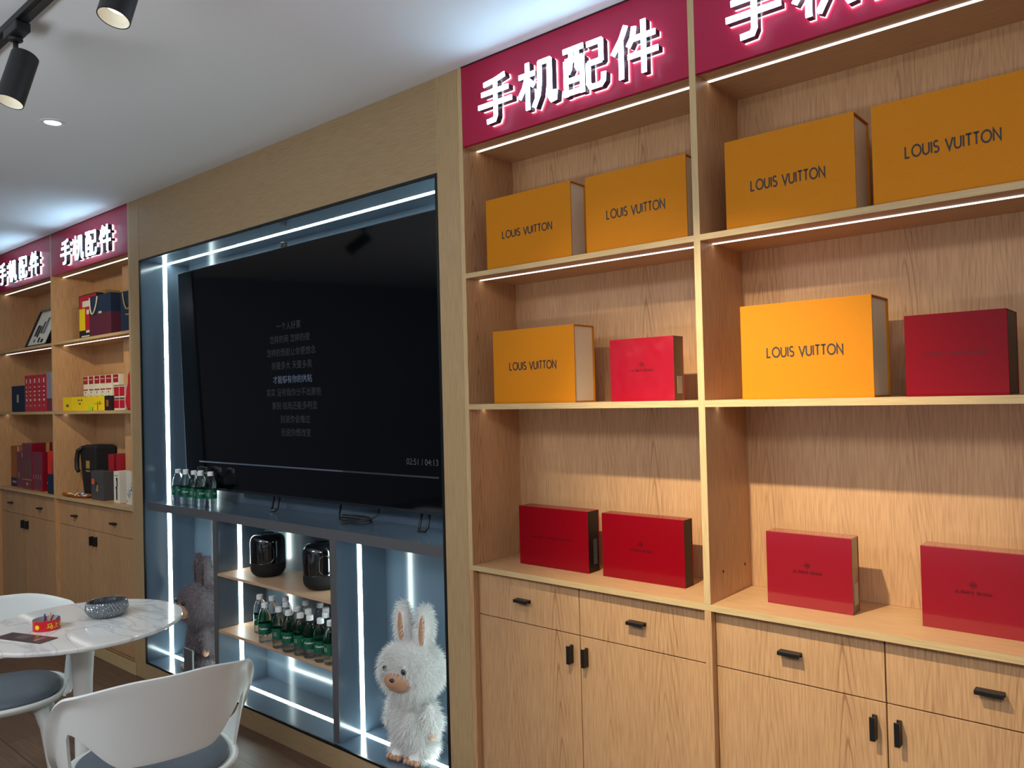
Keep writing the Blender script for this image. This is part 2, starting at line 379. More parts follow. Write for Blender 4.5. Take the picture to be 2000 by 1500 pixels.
# ------------------------------------------------------------------ levels
CE, RZ, AT, AB, BT, BB, WT, WB = 2.639, 2.3616, 1.9245, 1.9080, 1.4748, 1.4566, 0.9244, 0.9070
DP = 0.2634
XR0, XR1, XR2, XR3 = -1.8572, -0.9967, -0.9776, -0.117          # right unit: inner faces
XL0, XL1, XL2, XL3 = -6.745, -5.634, -5.615, -4.478             # left unit
N0, N1 = -4.340, -1.986                                          # niche opening
NT, NB = 2.2950, 0.094
ND = 0.287

# ------------------------------------------------------------------ room
struct('floor', MB().box(-7.2, 4.0, -5.2, 0.30, -0.05, 0.0), 'floor')
struct('ceiling', MB().box(-7.2, 4.0, -5.2, 0.30, CE, CE + 0.05), 'ceil')
struct('wall_back', MB().box(-7.2, 4.0, 0.30, 0.40, -0.05, CE + 0.05), 'wall')
struct('wall_front', MB().box(-7.2, -3.6, -5.3, -5.2, -0.05, CE + 0.05).box(0.8, 4.0, -5.3, -5.2, -0.05, CE + 0.05).box(-3.6, 0.8, -5.3, -5.2, -0.05, 0.35).box(-3.6, 0.8, -5.3, -5.2, 2.55, CE + 0.05), 'wall2')
wf = MB()
for xx in (-3.6, -2.15, -0.70, 0.76): wf.box(xx, xx + .04, -5.29, -5.21, .35, 2.55)
wf.box(-3.6, 0.8, -5.29, -5.21, .35, .39).box(-3.6, 0.8, -5.29, -5.21, 2.51, 2.55)
struct('added_window_1', wf, 'black')  # unseen frame, added to go with the bluish fill at the front wall
struct('wall_left', MB().box(-7.3, -7.2, -5.3, 0.40, -0.05, CE + 0.05), 'wall2')
struct('wall_right', MB().box(4.0, 4.1, -5.3, 0.40, -0.05, CE + 0.05), 'wall')

# ------------------------------------------------------------------ shelving units
def shelving(name_label, x0, xd0, xd1, x3, pt=0.019, post=None):
    t = thing('shelving_unit', name_label, 'shelves', ((x0 + x3) / 2, 0.13, WT + 0.0005))
    W = dict(parent=t, world=True)
    zb = WT + 0.0005
    ends = [(x0 - pt, x0), (xd0, xd1), (x3, x3 + pt)]
    for i, (a, b) in enumerate(ends):
        mesh_obj('side_panel' if i != 1 else 'divider', MB().box(a, b, 0.0008, DP + .02, zb, CE - .002), 'oak', **W)
        mesh_obj('edge_band', MB().box(a, b, -0.0004, 0.0006, zb, CE - .002), 'oak_edge_z', **W)
    mesh_obj('back_panel', MB().box(x0, xd0, DP, DP + .02, zb, RZ + .01), 'oak', **W)
    mesh_obj('back_panel', MB().box(xd1, x3, DP, DP + .02, zb, RZ + .01), 'oak', **W)
    for a, b in ((x0, xd0), (xd1, x3)):
        mesh_obj('top_board', MB().box(a, b, 0.018, DP, RZ, RZ + .018), 'oak_x', **W)
        for z0, z1 in ((AB, AT), (BB, BT)):
            mesh_obj('shelf_board', MB().box(a, b, 0.0008, DP, z0, z1), 'oak_x', **W)
            mesh_obj('edge_band', MB().box(a, b, -0.0004, 0.0006, z0, z1), 'oak_edge', **W)
        for z in (RZ, AB, BB):
            ch = mesh_obj('led_strip', MB().box(a + .002, b - .002, 0.068, 0.079, z - .0015, z + .004), 'ledwarm', **W)
    if not post:
        for yy, zz in ((.080, .999), (.222, .994)):
            mesh_obj('screw_cap', MB().lathe([(0, 0), (.0042, 0), (.0042, .0008), (0, .0008)], 16, cap=False).xf(lambda v: Vector((xd1 + v.z + .0001, yy + v.x, zz + v.y))), 'black', **W)
    if post:
        mesh_obj('corner_post', MB().box(post, x3, 0.16, DP - .001, zb, RZ - .001), 'oak', **W)
    return t
shelving('right-hand oak shelf unit with two bays of orange and red boxes', XR0, XR1, XR2, XR3)
shelving('far left oak shelf unit packed with gift bags and cartons', XL0, XL1, XL2, XL3, post=-4.93)
for nm, lab, a, b in (('worktop', 'long oak worktop under the red boxes of the right-hand shelves', XR0 - .019, XR3 + .019),
                      ('worktop', 'long oak worktop under the gift cartons of the far left shelves', XL0 - .019, XL3 + .019)):
    t = thing(nm, lab, 'worktop', ((a + b) / 2, 0.13, WB))
    mesh_obj('slab', MB().box(a, b, 0.0008, DP + .02, WB, WT), 'oak_x', t, world=True)
    mesh_obj('edge_band', MB().box(a, b, -0.0004, 0.0006, WB, WT), 'oak_edge', t, world=True)

def handle(parent, x, z, vert, ln=0.056, y=0.025):
    mb = MB(); a = ln / 2
    if vert:
        mb.box(x - .0055, x + .0055, y - .0035, y + .0005, z - a, z + a).box(x + .0015, x + .0055, y - .022, y - .003, z - a, z + a).box(x - .0065, x + .0055, y - .024, y - .0205, z - a, z + a)
    else:
        mb.box(x - a, x + a, y - .0035, y + .0005, z - .0055, z + .0055).box(x - a, x + a, y - .022, y - .003, z + .0015, z + .0055).box(x - a, x + a, y - .024, y - .0205, z - .0045, z + .0055)
    return mesh_obj('handle', mb, 'black', parent, bevel=.0008, world=True)
def base_cab(label, xa, xb, xm, pl, pr, seam, hz, dh, vh, two_drawers=True):
    """xa..xb clear width between the side panels"""
    t = thing('base_cabinet', label, 'cabinet', ((xa + xb) / 2, 0.13, 0))
    W = dict(parent=t, world=True); zt = WB - .0006; z0 = 0.066
    mesh_obj('carcass', MB().box(xa - pl, xa, 0, DP, 0, zt).box(xb, xb + pr, 0, DP, 0, zt).box(xa, xb, 0.05, DP, 0.0, zt - .03).box(xa, xb, 0.026, .05, .05, .062), 'oak', **W)
    mesh_obj('plinth', MB().box(xa - pl, xb + pr, -.006, -.0006, 0.0, z0), 'oak_edge', bevel=.001, **W)
    g = .0016
    yf, yb = 0.025, 0.043
    dr = [(xa + g, xm - g), (xm + g, xb - g)] if two_drawers else [(xa + g, xb - g)]
    for i, (a, b) in enumerate(dr):
        d = mesh_obj('drawer', MB().box(a, b, yf, yb, seam + g, zt - .004), 'oak', bevel=.0007, **W)
        hs = [dh[i]] if two_drawers else dh
        for hx in hs: handle(d, hx, hz, False)
    for i, (a, b) in enumerate([(xa + g, xm - g), (xm + g, xb - g)]):
        d = mesh_obj('door', MB().box(a, b, yf, yb, z0 + .004, seam - g), 'oak', bevel=.0007, **W)
        handle(d, vh[i], seam - .061, True)
base_cab('oak base cabinet left of the divider, under the twin upright red boxes', XR0, XR1, -1.432, .019, .0094, .7545, .829, [-1.654, -1.223], [-1.464, -1.408])
base_cab('oak base cabinet in the lower right corner with two drawers and doors', XR2, XR3, -.548, .0094, .019, .7545, .829, [-.772, -.334], [-.575, -.521])
base_cab('leftmost oak base cabinet beyond the marble table', XL0, XL1, -6.215, .019, .0094, .741, .8145, [-6.52, -5.945], [-6.27, -6.19], False)
base_cab('oak base cabinet left of the television niche, beside the table', XL2, XL3, -5.06, .0094, .019, .741, .8115, [-5.343, -4.77], [-5.083, -5.027], False)

# crimson signs -------------------------------------------------------
def sign(label, xa, xb, centres):
    t = thing('illuminated_sign', label, 'sign', ((xa + xb) / 2, 0.0, RZ), group='crimson signs above the shelf bays')
    mesh_obj('panel', MB().box(xa + .0008, xb - .0008, 0.0, 0.016, RZ + .0004, CE - .004), 'red', t, world=True)
    mesh_obj('top_rail', MB().box(xa + .0008, xb - .0008, -.003, 0.012, CE - .0038, CE - .0008), 'blacktrim', t, world=True)
    for key, cx in zip(('hand', 'machine', 'match', 'piece'), centres):
        s = .00158; zc = 2.395
        fn = lambda a, b, d, cx=cx: (cx + (a - 50) * s, d, zc + b * s)
        sd = MB(); stroke_mb(sd, CJ[key], fn, 9.3, -.030, -.0052)
        L = mesh_obj('letter', sd, 'letterside', t, world=True)
        fc = MB(); stroke_mb(fc, CJ[key], fn, 9.8, -.0335, -.030)
        mesh_obj('letter_face', fc, 'sign', L, world=True)
        hl = MB(); stroke_mb(hl, CJ[key], fn, 9.8, -.0052, -.0008)
        mesh_obj('back_light', hl, 'halo', L, world=True)
    return t
sign('crimson sign with all four glowing characters beside the television niche', XR0, XR1, [-1.677, -1.50, -1.323, -1.147])
sign('crimson sign cut by the top of the frame, right of the divider', XR2, XR3, [-.798, -.62, -.443, -.265])
sign('leftmost small crimson sign, first glowing character cut by the frame edge', XL0, XL1, [-6.46, -6.25, -6.04, -5.83])
sign('small crimson sign above the gift bags, left of the niche', XL2, XL3, [-5.29, -5.09, -4.90, -4.70])

# ------------------------------------------------------------------ television niche
t = thing('media_niche', 'oak framed television niche lined in glossy slate with white light strips', 'wall unit', ((N0 + N1) / 2, 0.14, 0))
W = dict(parent=t, world=True)
XA, XB = XL3 + .0195, XR0 - .0195
tr = .012
mesh_obj('stile', MB().box(XA, N0 - .0, -.001, ND, 0, CE - .001), 'sur_z', bevel=.001, **W)
mesh_obj('stile', MB().box(N1, XB - .0, -.001, ND, 0, CE - .001), 'sur_z', bevel=.001, **W)
mesh_obj('header_panel', MB().box(N0 + .0004, N1 - .0004, 0.0005, .27, NT + .004, CE - .001), 'sur_x', **W)
mesh_obj('base_panel', MB().box(N0 + .0004, N1 - .0004, -.001, .25, 0, NB - .004), 'sur_x', **W)
tb = MB(); e = .011
tb.box(N0, N0 + e, -.003, .004, NB - .004, NT + .004).box(N1 - e, N1, -.003, .004, NB - .004, NT + .004).box(N0 + e, N1 - e, -.003, .004, NT - .007, NT + .004).box(N0 + e, N1 - e, -.003, .004, NB - .004, NB + .006)
mesh_obj('black_trim', tb, 'blacktrim', **W)
lin_ = MB()
lin_.box(N0, N0 + .003, .004, ND, NB, NT).box(N1 - .003, N1, .004, ND, NB, NT).box(N0 + .003, N1 - .003, .004, ND, NT, NT + .003).box(N0 + .003, N1 - .003, .004, ND, NB - .003, NB + .003).box(N0, N1, ND - .004, ND + .002, NB, NT)
mesh_obj('lining', lin_, 'slate', **W)
NS0, NS1 = .925, .967
mesh_obj('counter_shelf', MB().box(N0 + .003, N1 - .003, .0285, ND - .004, NS0, NS1), 'slate', **W)
mesh_obj('counter_edge', MB().box(N0 + .003, N1 - .003, .024, .0285, NS0, NS1), 'slate_edge', **W)
D1a, D1b, D2a, D2b = -3.639, -3.600, -2.692, -2.653
for a, b in ((D1a, D1b), (D2a, D2b)):
    mesh_obj('divider', MB().box(a, b, .0245, ND - .004, NB + .003, NS0), 'slate', **W)
    mesh_obj('divider_edge', MB().box(a, b, .020, .0245, NB + .003, NS0), 'slate_edge', **W)
for za, zb_ in ((.658, .671), (.383, .397)):
    mesh_obj('inner_shelf', MB().box(D1b, D2a, .020, ND - .004, za, zb_), 'shelfwood', bevel=.0008, **W)
LY0, LY1 = .131, .152
def led(x0, x1, y0, y1, z0, z1): mesh_obj('led_strip', MB().box(x0, x1, y0, y1, z0, z1), 'led', **W)
led(N0 + .003, N0 + .0045, LY0, LY1, NS1, NT); led(N1 - .0045, N1 - .003, LY0, LY1, NS1, NT)
led(N0 + .0045, N1 - .0045, LY0 + .02, LY1 + .02, NT - .0015, NT)
led(N0 + .003, N0 + .0045, LY0, LY1, NB + .0045, NS0); led(N1 - .0045, N1 - .003, LY0, LY1, NB + .0045, NS0)
led(D1a - .0015, D1a, LY0, LY1, NB + .0045, NS0); led(D2a - .0015, D2a, LY0, LY1, NB + .0045, .383); led(D2a - .0015, D2a, LY0, LY1, .397, .658); led(D2a - .0015, D2a, LY0, LY1, .671, NS0)
for za, zb_ in ((NB + .0045, .383), (.397, .658), (.671, NS0)): led(D1b, D1b + .0015, LY0, LY1, za, zb_)
led(D2b, D2b + .0015, LY0, LY1, NB + .0045, NS0)
for a, b in ((N0 + .0045, D1a - .0015), (D1b + .0015, D2a - .0015), (D2b + .0015, N1 - .0045)): led(a, b, LY0, LY1, NB + .003, NB + .0045)

# television ------------------------------------------------------------
TVX0, TVX1, TVZ0, TVZ1 = -4.213, -2.112, 1.040, 2.226
tv = thing('television', 'huge flat black television dimly showing song lyrics in the niche', 'television', ((TVX0 + TVX1) / 2, 0.20, NS1 + .0005))
lean = math.atan2(.032, 1.18)
def tvp(v):  # v: x, depth behind the screen face, height above screen bottom -> world (top leans forward)
    return Vector((v.x, .184 + v.y * math.cos(lean) - v.z * math.sin(lean), TVZ0 + v.z * math.cos(lean) + v.y * math.sin(lean)))
TH = TVZ1 - TVZ0
cab = MB().box(TVX0, TVX1, .0015, .030, 0, TH).box(TVX0 + .25, TVX1 - .25, .030, .066, .06, TH - .45).xf(tvp)
mesh_obj('cabinet', cab, 'tvframe', tv, bevel=.0015, world=True)
scr = mesh_obj('screen', MB().box(TVX0 + .006, TVX1 - .006, 0, .0015, .014, TH - .006).xf(tvp), 'tvblack', tv, world=True)
M['lyric'] = em('dim_lyric_pixels', (0.45, 0.52, 0.68), 0.020); M['lyric2'] = em('bright_lyric_pixels', (0.42, 0.60, 0.95), 0.095)
M['bar'] = em('progress_bar_pixels', (0.40, 0.52, 0.85), 0.09); M['bar2'] = em('progress_track_pixels', (0.5, 0.5, 0.55), 0.018); M['clock'] = em('time_pixels', (0.62, 0.66, 0.78), 0.055)
def tvtext(body, xc, zc, width, mat, size=.05, bold=0.0):
    mb = text_mesh(body, size, bold)
    xs = [v[0] for v in mb.v]; zs = [v[1] for v in mb.v]
    k = width / (max(xs) - min(xs)); mx_ = (max(xs) + min(xs)) / 2; my = (max(zs) + min(zs)) / 2
    k2 = k
    mb.xf(lambda v: tvp(Vector((xc + (v.x - mx_) * k, -.0004, zc - TVZ0 + (v.y - my) * k2))))
    return mesh_obj('lyric_line' if ':' not in body else 'time_readout', mb, mat, scr, world=True)
LY = [('一个人好累', -3.168, 1.858, .197), ('怎样的雨 怎样的夜', -3.164, 1.797, .325), ('怎样的我能让你更想念', -3.160, 1.735, .395), ('雨要多大 天要多黑', -3.158, 1.672, .325),
      ('才能够有你的体贴', -3.157, 1.606, .315), ('其实 没有我你分不出那些', -3.154, 1.545, .442), ('差别 结局还能多明显', -3.150, 1.482, .365), ('别说你会难过', -3.147, 1.418, .237), ('别说你想改变', -3.145, 1.356, .239)]
for i, (b_, xc, zc, wd) in enumerate(LY): tvtext(b_, xc, zc, wd, 'lyric2' if i == 4 else 'lyric', bold=.0006 if i == 4 else 0)
tvtext('02:51 / 04:13', -2.292, 1.247, .183, 'clock')
for nm, a, b, mt in (('progress_bar', -4.06, -2.805, 'bar'), ('progress_track', -2.805, -2.20, 'bar2')):
    mesh_obj(nm, MB().box(a, b, -.0004, .0002, .145, .152).xf(tvp), mt, scr, world=True)
for fx in (-3.35, -2.30):
    mb = MB().tube([(fx - .022, .20, TVZ0 + .004), (fx - .024, .185, NS1 + .02), (fx - .018, .175, NS1 + .007), (fx + .018, .175, NS1 + .007), (fx + .024, .185, NS1 + .02), (fx + .022, .20, TVZ0 + .004)], .0058, 8)
    mesh_obj('foot', mb, 'black', tv, smooth=True, world=True)
mesh_obj('sensor_clip', MB().box(-3.225, -3.195, .165, .185, TVZ1 - .006, TVZ1 + .03), 'black', tv, bevel=.003, world=True)
cb = MB()
pts = [(-2.87, .22, 1.045), (-2.86, .20, .995), (-2.82, .17, .976)]
for k in range(40):
    a = k * 2 * PI * 2.5 / 40; pts.append((-2.70 + .10 * math.cos(a + 2.6) * (1 - .004 * k), .165 + .035 * math.sin(a + 2.6), .976 + .0007 * k))
pts += [(-2.62, .17, .99), (-2.59, .19, 1.01), (-2.60, .215, 1.045)]
cb.tube(pts, .0042, 8)
o = mesh_obj('power_cable', cb, 'black', tv, smooth=True, world=True)

# ------------------------------------------------------------------ water bottles
BH = .1795
prof = [(.0, .004), (.018, .001), (.026, .0), (.0292, .005), (.0298, .014), (.0285, .02), (.0298, .027), (.0302, .05), (.0302, .094), (.0297, .100), (.0296, .108), (.0285, .122), (.0245, .138), (.0185, .152), (.0130, .161), (.0120, .166)]
prof = [(r, z * BH / .185) for r, z in prof]
def make_bottle(label, loc, rz, group):
    t = thing('water_bottle', label, 'bottle', loc, rz, group)
    mesh_obj('body', MB().lathe(prof, 24), 'water', t, smooth=True)
    k = BH / .185
    lab = MB().lathe([(.0306, .042 * k), (.0306, .092 * k)], 32, cap=False).lathe([(.0304, .092 * k), (.0304, .042 * k)], 32, cap=False)
    tx = text_mesh("C'estbon", .02, .0004)
    xs = [v[0] for v in tx.v]; kx = .040 / (max(xs) - min(xs))
    def wrap(v, a0, zz, k_): return Vector((.0309 * math.cos(a0 + v.x * k_ / .0309), .0309 * math.sin(a0 + v.x * k_ / .0309), zz + v.y * k_))
    for a0 in (-PI / 2, PI / 2):
        mb2 = MB(); mb2.add(tx.v, tx.f, 1); mb2.xf(lambda v: wrap(v, a0, .066 * k, kx)); lab.add(mb2.v, mb2.f, 1)
        s2 = MB().add([(-.014, 0, 0), (.014, 0, 0), (.014, .0016, 0), (-.014, .0016, 0)], [(0, 1, 2, 3)], 1).xf(lambda v: wrap(v, a0, .058 * k, 1)); lab.add(s2.v, s2.f, 1)
    bc = MB().add([(-.006, -.009, 0), (.006, -.009, 0), (.006, .009, 0), (-.006, .009, 0)], [(0, 1, 2, 3)], 2).xf(lambda v: wrap(v, 0, .067 * k, 1)); lab.add(bc.v, bc.f, 2)
    mesh_obj('label', lab, ['green', 'whitecap', 'label'], t)
    capm = MB().lathe([(.0115, .163 * k), (.0150, .163 * k), (.0152, .1645 * k), (.0150, .182 * k), (.0138, .185 * k), (.0, .1851 * k)], 24)
    mesh_obj('cap', capm, 'whitecap', t, smooth=False)
    return t
G1 = 'water bottles beside the television'; G2 = 'water bottles on the inner niche shelf'
b0 = make_bottle('', (0, 0, 0), 0, G1)
up = [(-3.838, .122), (-3.902, .100), (-3.960, .134), (-3.992, .112), (-4.056, .100), (-4.112, .128), (-4.176, .118)]
upl = ['rightmost green labelled water bottle of the row in front of the television', 'second water bottle from the right end of the row by the television', 'third water bottle from the right end of the row by the television', 'middle water bottle of the seven standing by the television', 'third water bottle from the light strip at the left of the television', 'second water bottle from the light strip at the left of the television', 'water bottle right against the light strip, left of the television']
for i, (x, y) in enumerate(up):
    if i == 0: b0.location = (x, y, NS1 + .0005); b0.rotation_euler = (0, 0, -1.0); b0['label'] = upl[0]; o = b0
    else: o = dup(b0, (x, y, NS1 + .0005), R.uniform(-2.2, -.4), upl[i])
LOWZ = .397
low = [(-3.40, .125), (-3.236, .05), (-3.318, .14), (-3.250, .17), (-3.165, .115), (-3.115, .045), (-3.055, .10), (-3.030, .040), (-3.110, .185), (-2.950, .046), (-2.975, .105),
       (-3.02, .20), (-2.885, .050), (-2.928, .165), (-2.862, .115), (-2.806, .048), (-2.742, .052), (-2.79, .135), (-2.838, .20)]
low[0] = (-3.39, .12)
used = []
for i, (x, y) in enumerate(low):
    for it in range(60):                                              # keep the bottles from running into each other
        mv = False
        for (a, b) in used:
            d = math.hypot(x - a, y - b)
            if d < .0612:
                k = (.0613 - d) / max(d, 1e-4); x += (x - a) * k; y += (y - b) * k; mv = True
        x = min(x, -2.725); y = min(max(y, .036), .245)
        if not mv: break
    used.append((x, y))
order = sorted(range(len(used)), key=lambda i: used[i][0])
front = [i for i in order if used[i][1] < .085]; back = [i for i in order if i not in front]
ORD = ['first', 'second', 'third', 'fourth', 'fifth', 'sixth', 'seventh', 'eighth', 'ninth', 'tenth', 'eleventh', 'twelfth']
for rank, (lst, wh) in enumerate(((front, 'front row'), (back, 'rear rows'))):
    for j, i in enumerate(lst):
        o = dup(b0, (used[i][0], used[i][1], LOWZ + .0005), R.uniform(-2.6, 0.2), 'water bottle on the inner niche shelf, %s from the left in the %s' % (ORD[j], wh)); o['group'] = G2

# ------------------------------------------------------------------ speakers
def rr_profile(rad, h, c, n=8):
    p = [(0, 0)]
    for i in range(n + 1): a = -PI / 2 + PI / 2 * i / n; p.append((rad - c + c * math.cos(a), c + c * math.sin(a)))
    for i in range(n + 1): a = PI / 2 * i / n; p.append((rad - c + c * math.cos(a), h - c + c * math.sin(a)))
    p.append((0, h)); return p
def speaker(label, loc, rz):
    t = thing('smart_speaker', label, 'speaker', loc, rz, 'glossy black speakers on the niche shelf')
    rad, h, c = .0815, .203, .042
    P = rr_profile(rad, h, c, 10); zc = .066
    # keep strictly monotone split at zc
    lo = [p for p in P if p[1] <= zc] + [(rad, zc)]; hi = [(rad, zc)] + [p for p in P if p[1] > zc]
    mesh_obj('fabric_base', MB().lathe(lo, 48, cap=False), 'spk_mat', t, smooth=True)
    mesh_obj('gloss_top', MB().lathe(hi, 48, cap=False).lathe([(rad - .004, zc - .001), (rad + .0004, zc), (rad + .0004, zc + .0025), (rad - .004, zc + .0035)], 48, cap=False), 'spk_gloss', t, smooth=True)
    def ring(a0, hw, z0, z1, rr):
        pts = []; n = 40; hh = (z1 - z0) / 2 - hw
        for i in range(n):
            a = 2 * PI * i / n; x = hw * math.cos(a); z = (z0 + z1) / 2 + hw * math.sin(a) + (hh if math.sin(a) > 0 else -hh)
            pts.append(((rad + .001) * math.cos(a0 + x / rad), (rad + .001) * math.sin(a0 + x / rad), z))
        return MB().tube(pts, rr, 8, closed=True)
    for a0 in (-.55, PI - .55): mesh_obj('woofer_ring', ring(a0, .026, .072, .155, .0035), 'spk_gloss', t, smooth=True)
    mesh_obj('touch_plate', MB().lathe([(0, .2025), (.030, .2025), (.032, .2035), (.030, .2042), (0, .2042)], 32, cap=False), 'spk_mat', t, smooth=True)
    return t
speaker('left glossy black cylinder speaker with dark base on upper niche shelf', (-3.349, .143, .6715), 0.0)
speaker('right glossy black cylinder speaker partly behind the niche divider', (-2.914, .138, .6715), 0.1)

# ------------------------------------------------------------------ plush rabbits
M['furw'] = pm('white_plush_fur', (238, 236, 232), 0.9, noise=0.04, nscale=60, sheen=0.3)
M['furd'] = pm('dark_plush_fur', (112, 100, 103), 0.9, noise=0.35, nscale=120, sheen=0.2)
M['skin'] = pm('tan_plush_felt', (190, 142, 110), 0.6, noise=0.04, nscale=90)
M['bead'] = pm('black_bead', (10, 9, 10), 0.08, noise=0.03, coat=1.0)
M['earlin'] = pm('dark_ear_felt', (66, 52, 50), 0.7, noise=0.08)
M['tagw'] = pm('white_cloth_tag', (225, 230, 235), 0.7, noise=0.03)
def plush(label, loc, rz, furmat, k, nfur, seed, tone_in='skin', tag_at=None):
    t = thing('plush_rabbit', label, 'plush toy', loc, rz)
    # local: faces -Y, stands on z = 0, height 1 scaled by k
    E_ = [((0, 0, .225), (.150, .115, .165)), ((0, .0, .40), (.115, .095, .08)), ((0, -.01, .575), (.220, .172, .175)),
          ((-.075, 0, .075), (.080, .090, .078)), ((.075, 0, .075), (.080, .090, .078)), ((-.075, -.045, .035), (.062, .085, .035)), ((.075, -.045, .035), (.062, .085, .035)),
          ((-.158, -.01, .285), (.045, .055, .105)), ((.158, -.01, .285), (.045, .055, .105)), ((0, .01, .13), (.135, .105, .10)),
          ((-.085, .02, .845), (.062, .040, .155)), ((.090, .02, .845), (.062, .040, .155))]
    rots = [None] * 7 + [Matrix.Rotation(.25, 3, 'Y'), Matrix.Rotation(-.25, 3, 'Y'), None, Matrix.Rotation(-.06, 3, 'Y'), Matrix.Rotation(.10, 3, 'Y')]
    mb = MB()
    for (c, r), ro in zip(E_, rots): mb.ellip([x * k for x in c], [x * k for x in r], 22, 14, rot=ro)
    body = mesh_obj('body', mb, furmat, t, smooth=True)
    rm = body.modifiers.new('union', 'REMESH'); rm.mode = 'VOXEL'; rm.voxel_size = .0075 * k / .6; rm.use_smooth_shade = True
    rnd = random.Random(seed); fb = MB(); areas = [r[0] * r[2] + r[1] * r[2] + r[0] * r[1] for _, r in E_]; tot = sum(areas)
    face_c = Vector((0, -.155, .545)); face_r = (.115, .09, .075)
    vs = []; fs = []
    for (c, r), ro, ar in zip(E_, rots, areas):
        c = Vector(c)
        for _ in range(int(nfur * ar / tot)):
            z = rnd.uniform(-1, 1); a = rnd.uniform(0, 2 * PI); q = math.sqrt(1 - z * z); n = Vector((q * math.cos(a), q * math.sin(a), z))
            p = Vector((n.x * r[0], n.y * r[1], n.z * r[2])); nn = Vector((n.x / r[0], n.y / r[1], n.z / r[2])).normalized()
            if ro is not None: p = ro @ p; nn = ro @ nn
            p = p + c
            if p.z < .016: continue
            inside = False
            for (c2, r2), ro2 in zip(E_, rots):
                if c2 == tuple(c): continue
                d = p - Vector(c2)
                if ro2 is not None: d = ro2.inverted() @ d
                if (d.x / r2[0]) ** 2 + (d.y / r2[1]) ** 2 + (d.z / r2[2]) ** 2 < .93: inside = True; break
            if inside: continue
            d = p - face_c
            if (d.x / face_r[0]) ** 2 + (d.y / face_r[1]) ** 2 + (d.z / face_r[2]) ** 2 < 1.0: continue
            if p.z > .74 and p.y < -.004 and min(abs(p.x + .088), abs(p.x - .093)) < .024: continue
            if p.z < .075 and p.y < -.085: continue
            ln = rnd.uniform(.035, .075) * (1.0 if furmat == 'furw' else .72) * (0.8 if p.z > .72 else 1.0)
            dr = (nn * .75 + Vector((rnd.gauss(0, .28), rnd.gauss(0, .28), rnd.gauss(-.30, .28)))).normalized()
            sd = dr.cross(Vector((rnd.gauss(0, 1), rnd.gauss(0, 1), rnd.gauss(0, 1)))).normalized() * rnd.uniform(.0009, .0018)
            p0 = p - nn * .004; p1 = p0 + dr * ln * .5; p2 = p1 + (dr + Vector((0, 0, -.45))).normalized() * ln * .5
            i0 = len(vs); vs += [(p0 - sd) * k, (p0 + sd) * k, (p1 + sd * .8) * k, (p1 - sd * .8) * k, p2 * k]; fs += [(i0, i0 + 1, i0 + 2, i0 + 3), (i0 + 3, i0 + 2, i0 + 4)]
    fb.add(vs, fs); mesh_obj('fur', fb, furmat, t, smooth=True)
    mesh_obj('muzzle', MB().ellip((0, -.150 * k, .540 * k), (.108 * k, .060 * k, .068 * k), 28, 16), tone_in, t, smooth=True)
    mesh_obj('nose', MB().ellip((0, -.208 * k, .562 * k), (.020 * k, .012 * k, .013 * k), 16, 10), 'bead', t, smooth=True)
    for sx in (-1, 1):
        mesh_obj('eye', MB().ellip((sx * .078 * k, -.186 * k, .620 * k), (.019 * k, .012 * k, .020 * k), 16, 10), 'bead', t, smooth=True)
        cx = -.088 if sx < 0 else .094
        mesh_obj('inner_ear', MB().ellip((cx * k, -.012 * k, .835 * k), (.026 * k, .014 * k, .11 * k), 16, 12, rot=Matrix.Rotation(sx * .08, 3, 'Y')), 'skin' if furmat == 'furw' else 'earlin', t, smooth=True)
        ft = MB()
        for q in range(4): ft.ellip(((sx * .075 + (q - 1.5) * .030) * k, -.122 * k, .022 * k), (.017 * k, .026 * k, .019 * k), 12, 8)
        mesh_obj('paw', ft, 'skin', t, smooth=True)
        hd = MB().ellip((sx * .178 * k, -.035 * k, .185 * k), (.026 * k, .030 * k, .034 * k), 14, 10)
        mesh_obj('hand', hd, 'skin', t, smooth=True)
    if tag_at:
        mesh_obj('cloth_tag', MB().box(tag_at[0] - .016, tag_at[0] + .016, tag_at[1] - .001, tag_at[1], tag_at[2] - .026, tag_at[2] + .026), 'tagw', t)
    return t
plush('white fluffy plush rabbit with tall ears in the right niche cell', (-2.325, .135, NB + .0035), .12, 'furw', .592, 46000, 3)
plush('dark grey fluffy plush rabbit in the left niche cell behind the table', (-3.985, .135, NB + .0035), -.12, 'furd', .600, 32000, 4, tag_at=None)
tag(mesh_obj('board', MB().box(-3.978, -3.890, .030, .042, NB + .004, .236), 'slate_edge', bevel=.002), 'dark upright board leaning beside the dark plush rabbit feet', 'board')

# ------------------------------------------------------------------ big boxes on the right shelves
def orange_box(label, x0, x1, y0, d, z, h, tx, grp='orange gift boxes on the right shelves'):
    t = thing('gift_box', label, 'box', ((x0 + x1) / 2, y0 + d / 2, z + .0004), 0, grp)
    th = .0035
    sl = MB().box(x0, x1, y0, y0 + th, z, z + h).box(x0, x1, y0 + d - th, y0 + d, z, z + h).box(x0, x1, y0 + th, y0 + d - th, z + h - th, z + h).box(x0, x1, y0 + th, y0 + d - th, z, z + th).box(x0, x0 + th, y0 + th, y0 + d - th, z + th, z + h - th)
    mesh_obj('sleeve', sl, 'orange', t, bevel=.0008, world=True)
    mesh_obj('inner_tray', MB().box(x0 + .006, x1 - .005, y0 + th, y0 + d - th, z + th, z + h - th), 'cream', t, bevel=.0012, world=True)
    mb = MB(); letters(mb, 'LOUIS VUITTON', tx[0], tx[1], tx[2], tx[3], y0, wd=.17)
    mesh_obj('lettering', mb, 'ink', t, world=True)
    return t
Z1, Z2 = AT, BT
orange_box('orange lettered gift box at the left of the top shelf, next to the niche', -1.795, -1.437, .042, .085, Z1, .247, (-1.722, -1.513, 2.031, .0235))
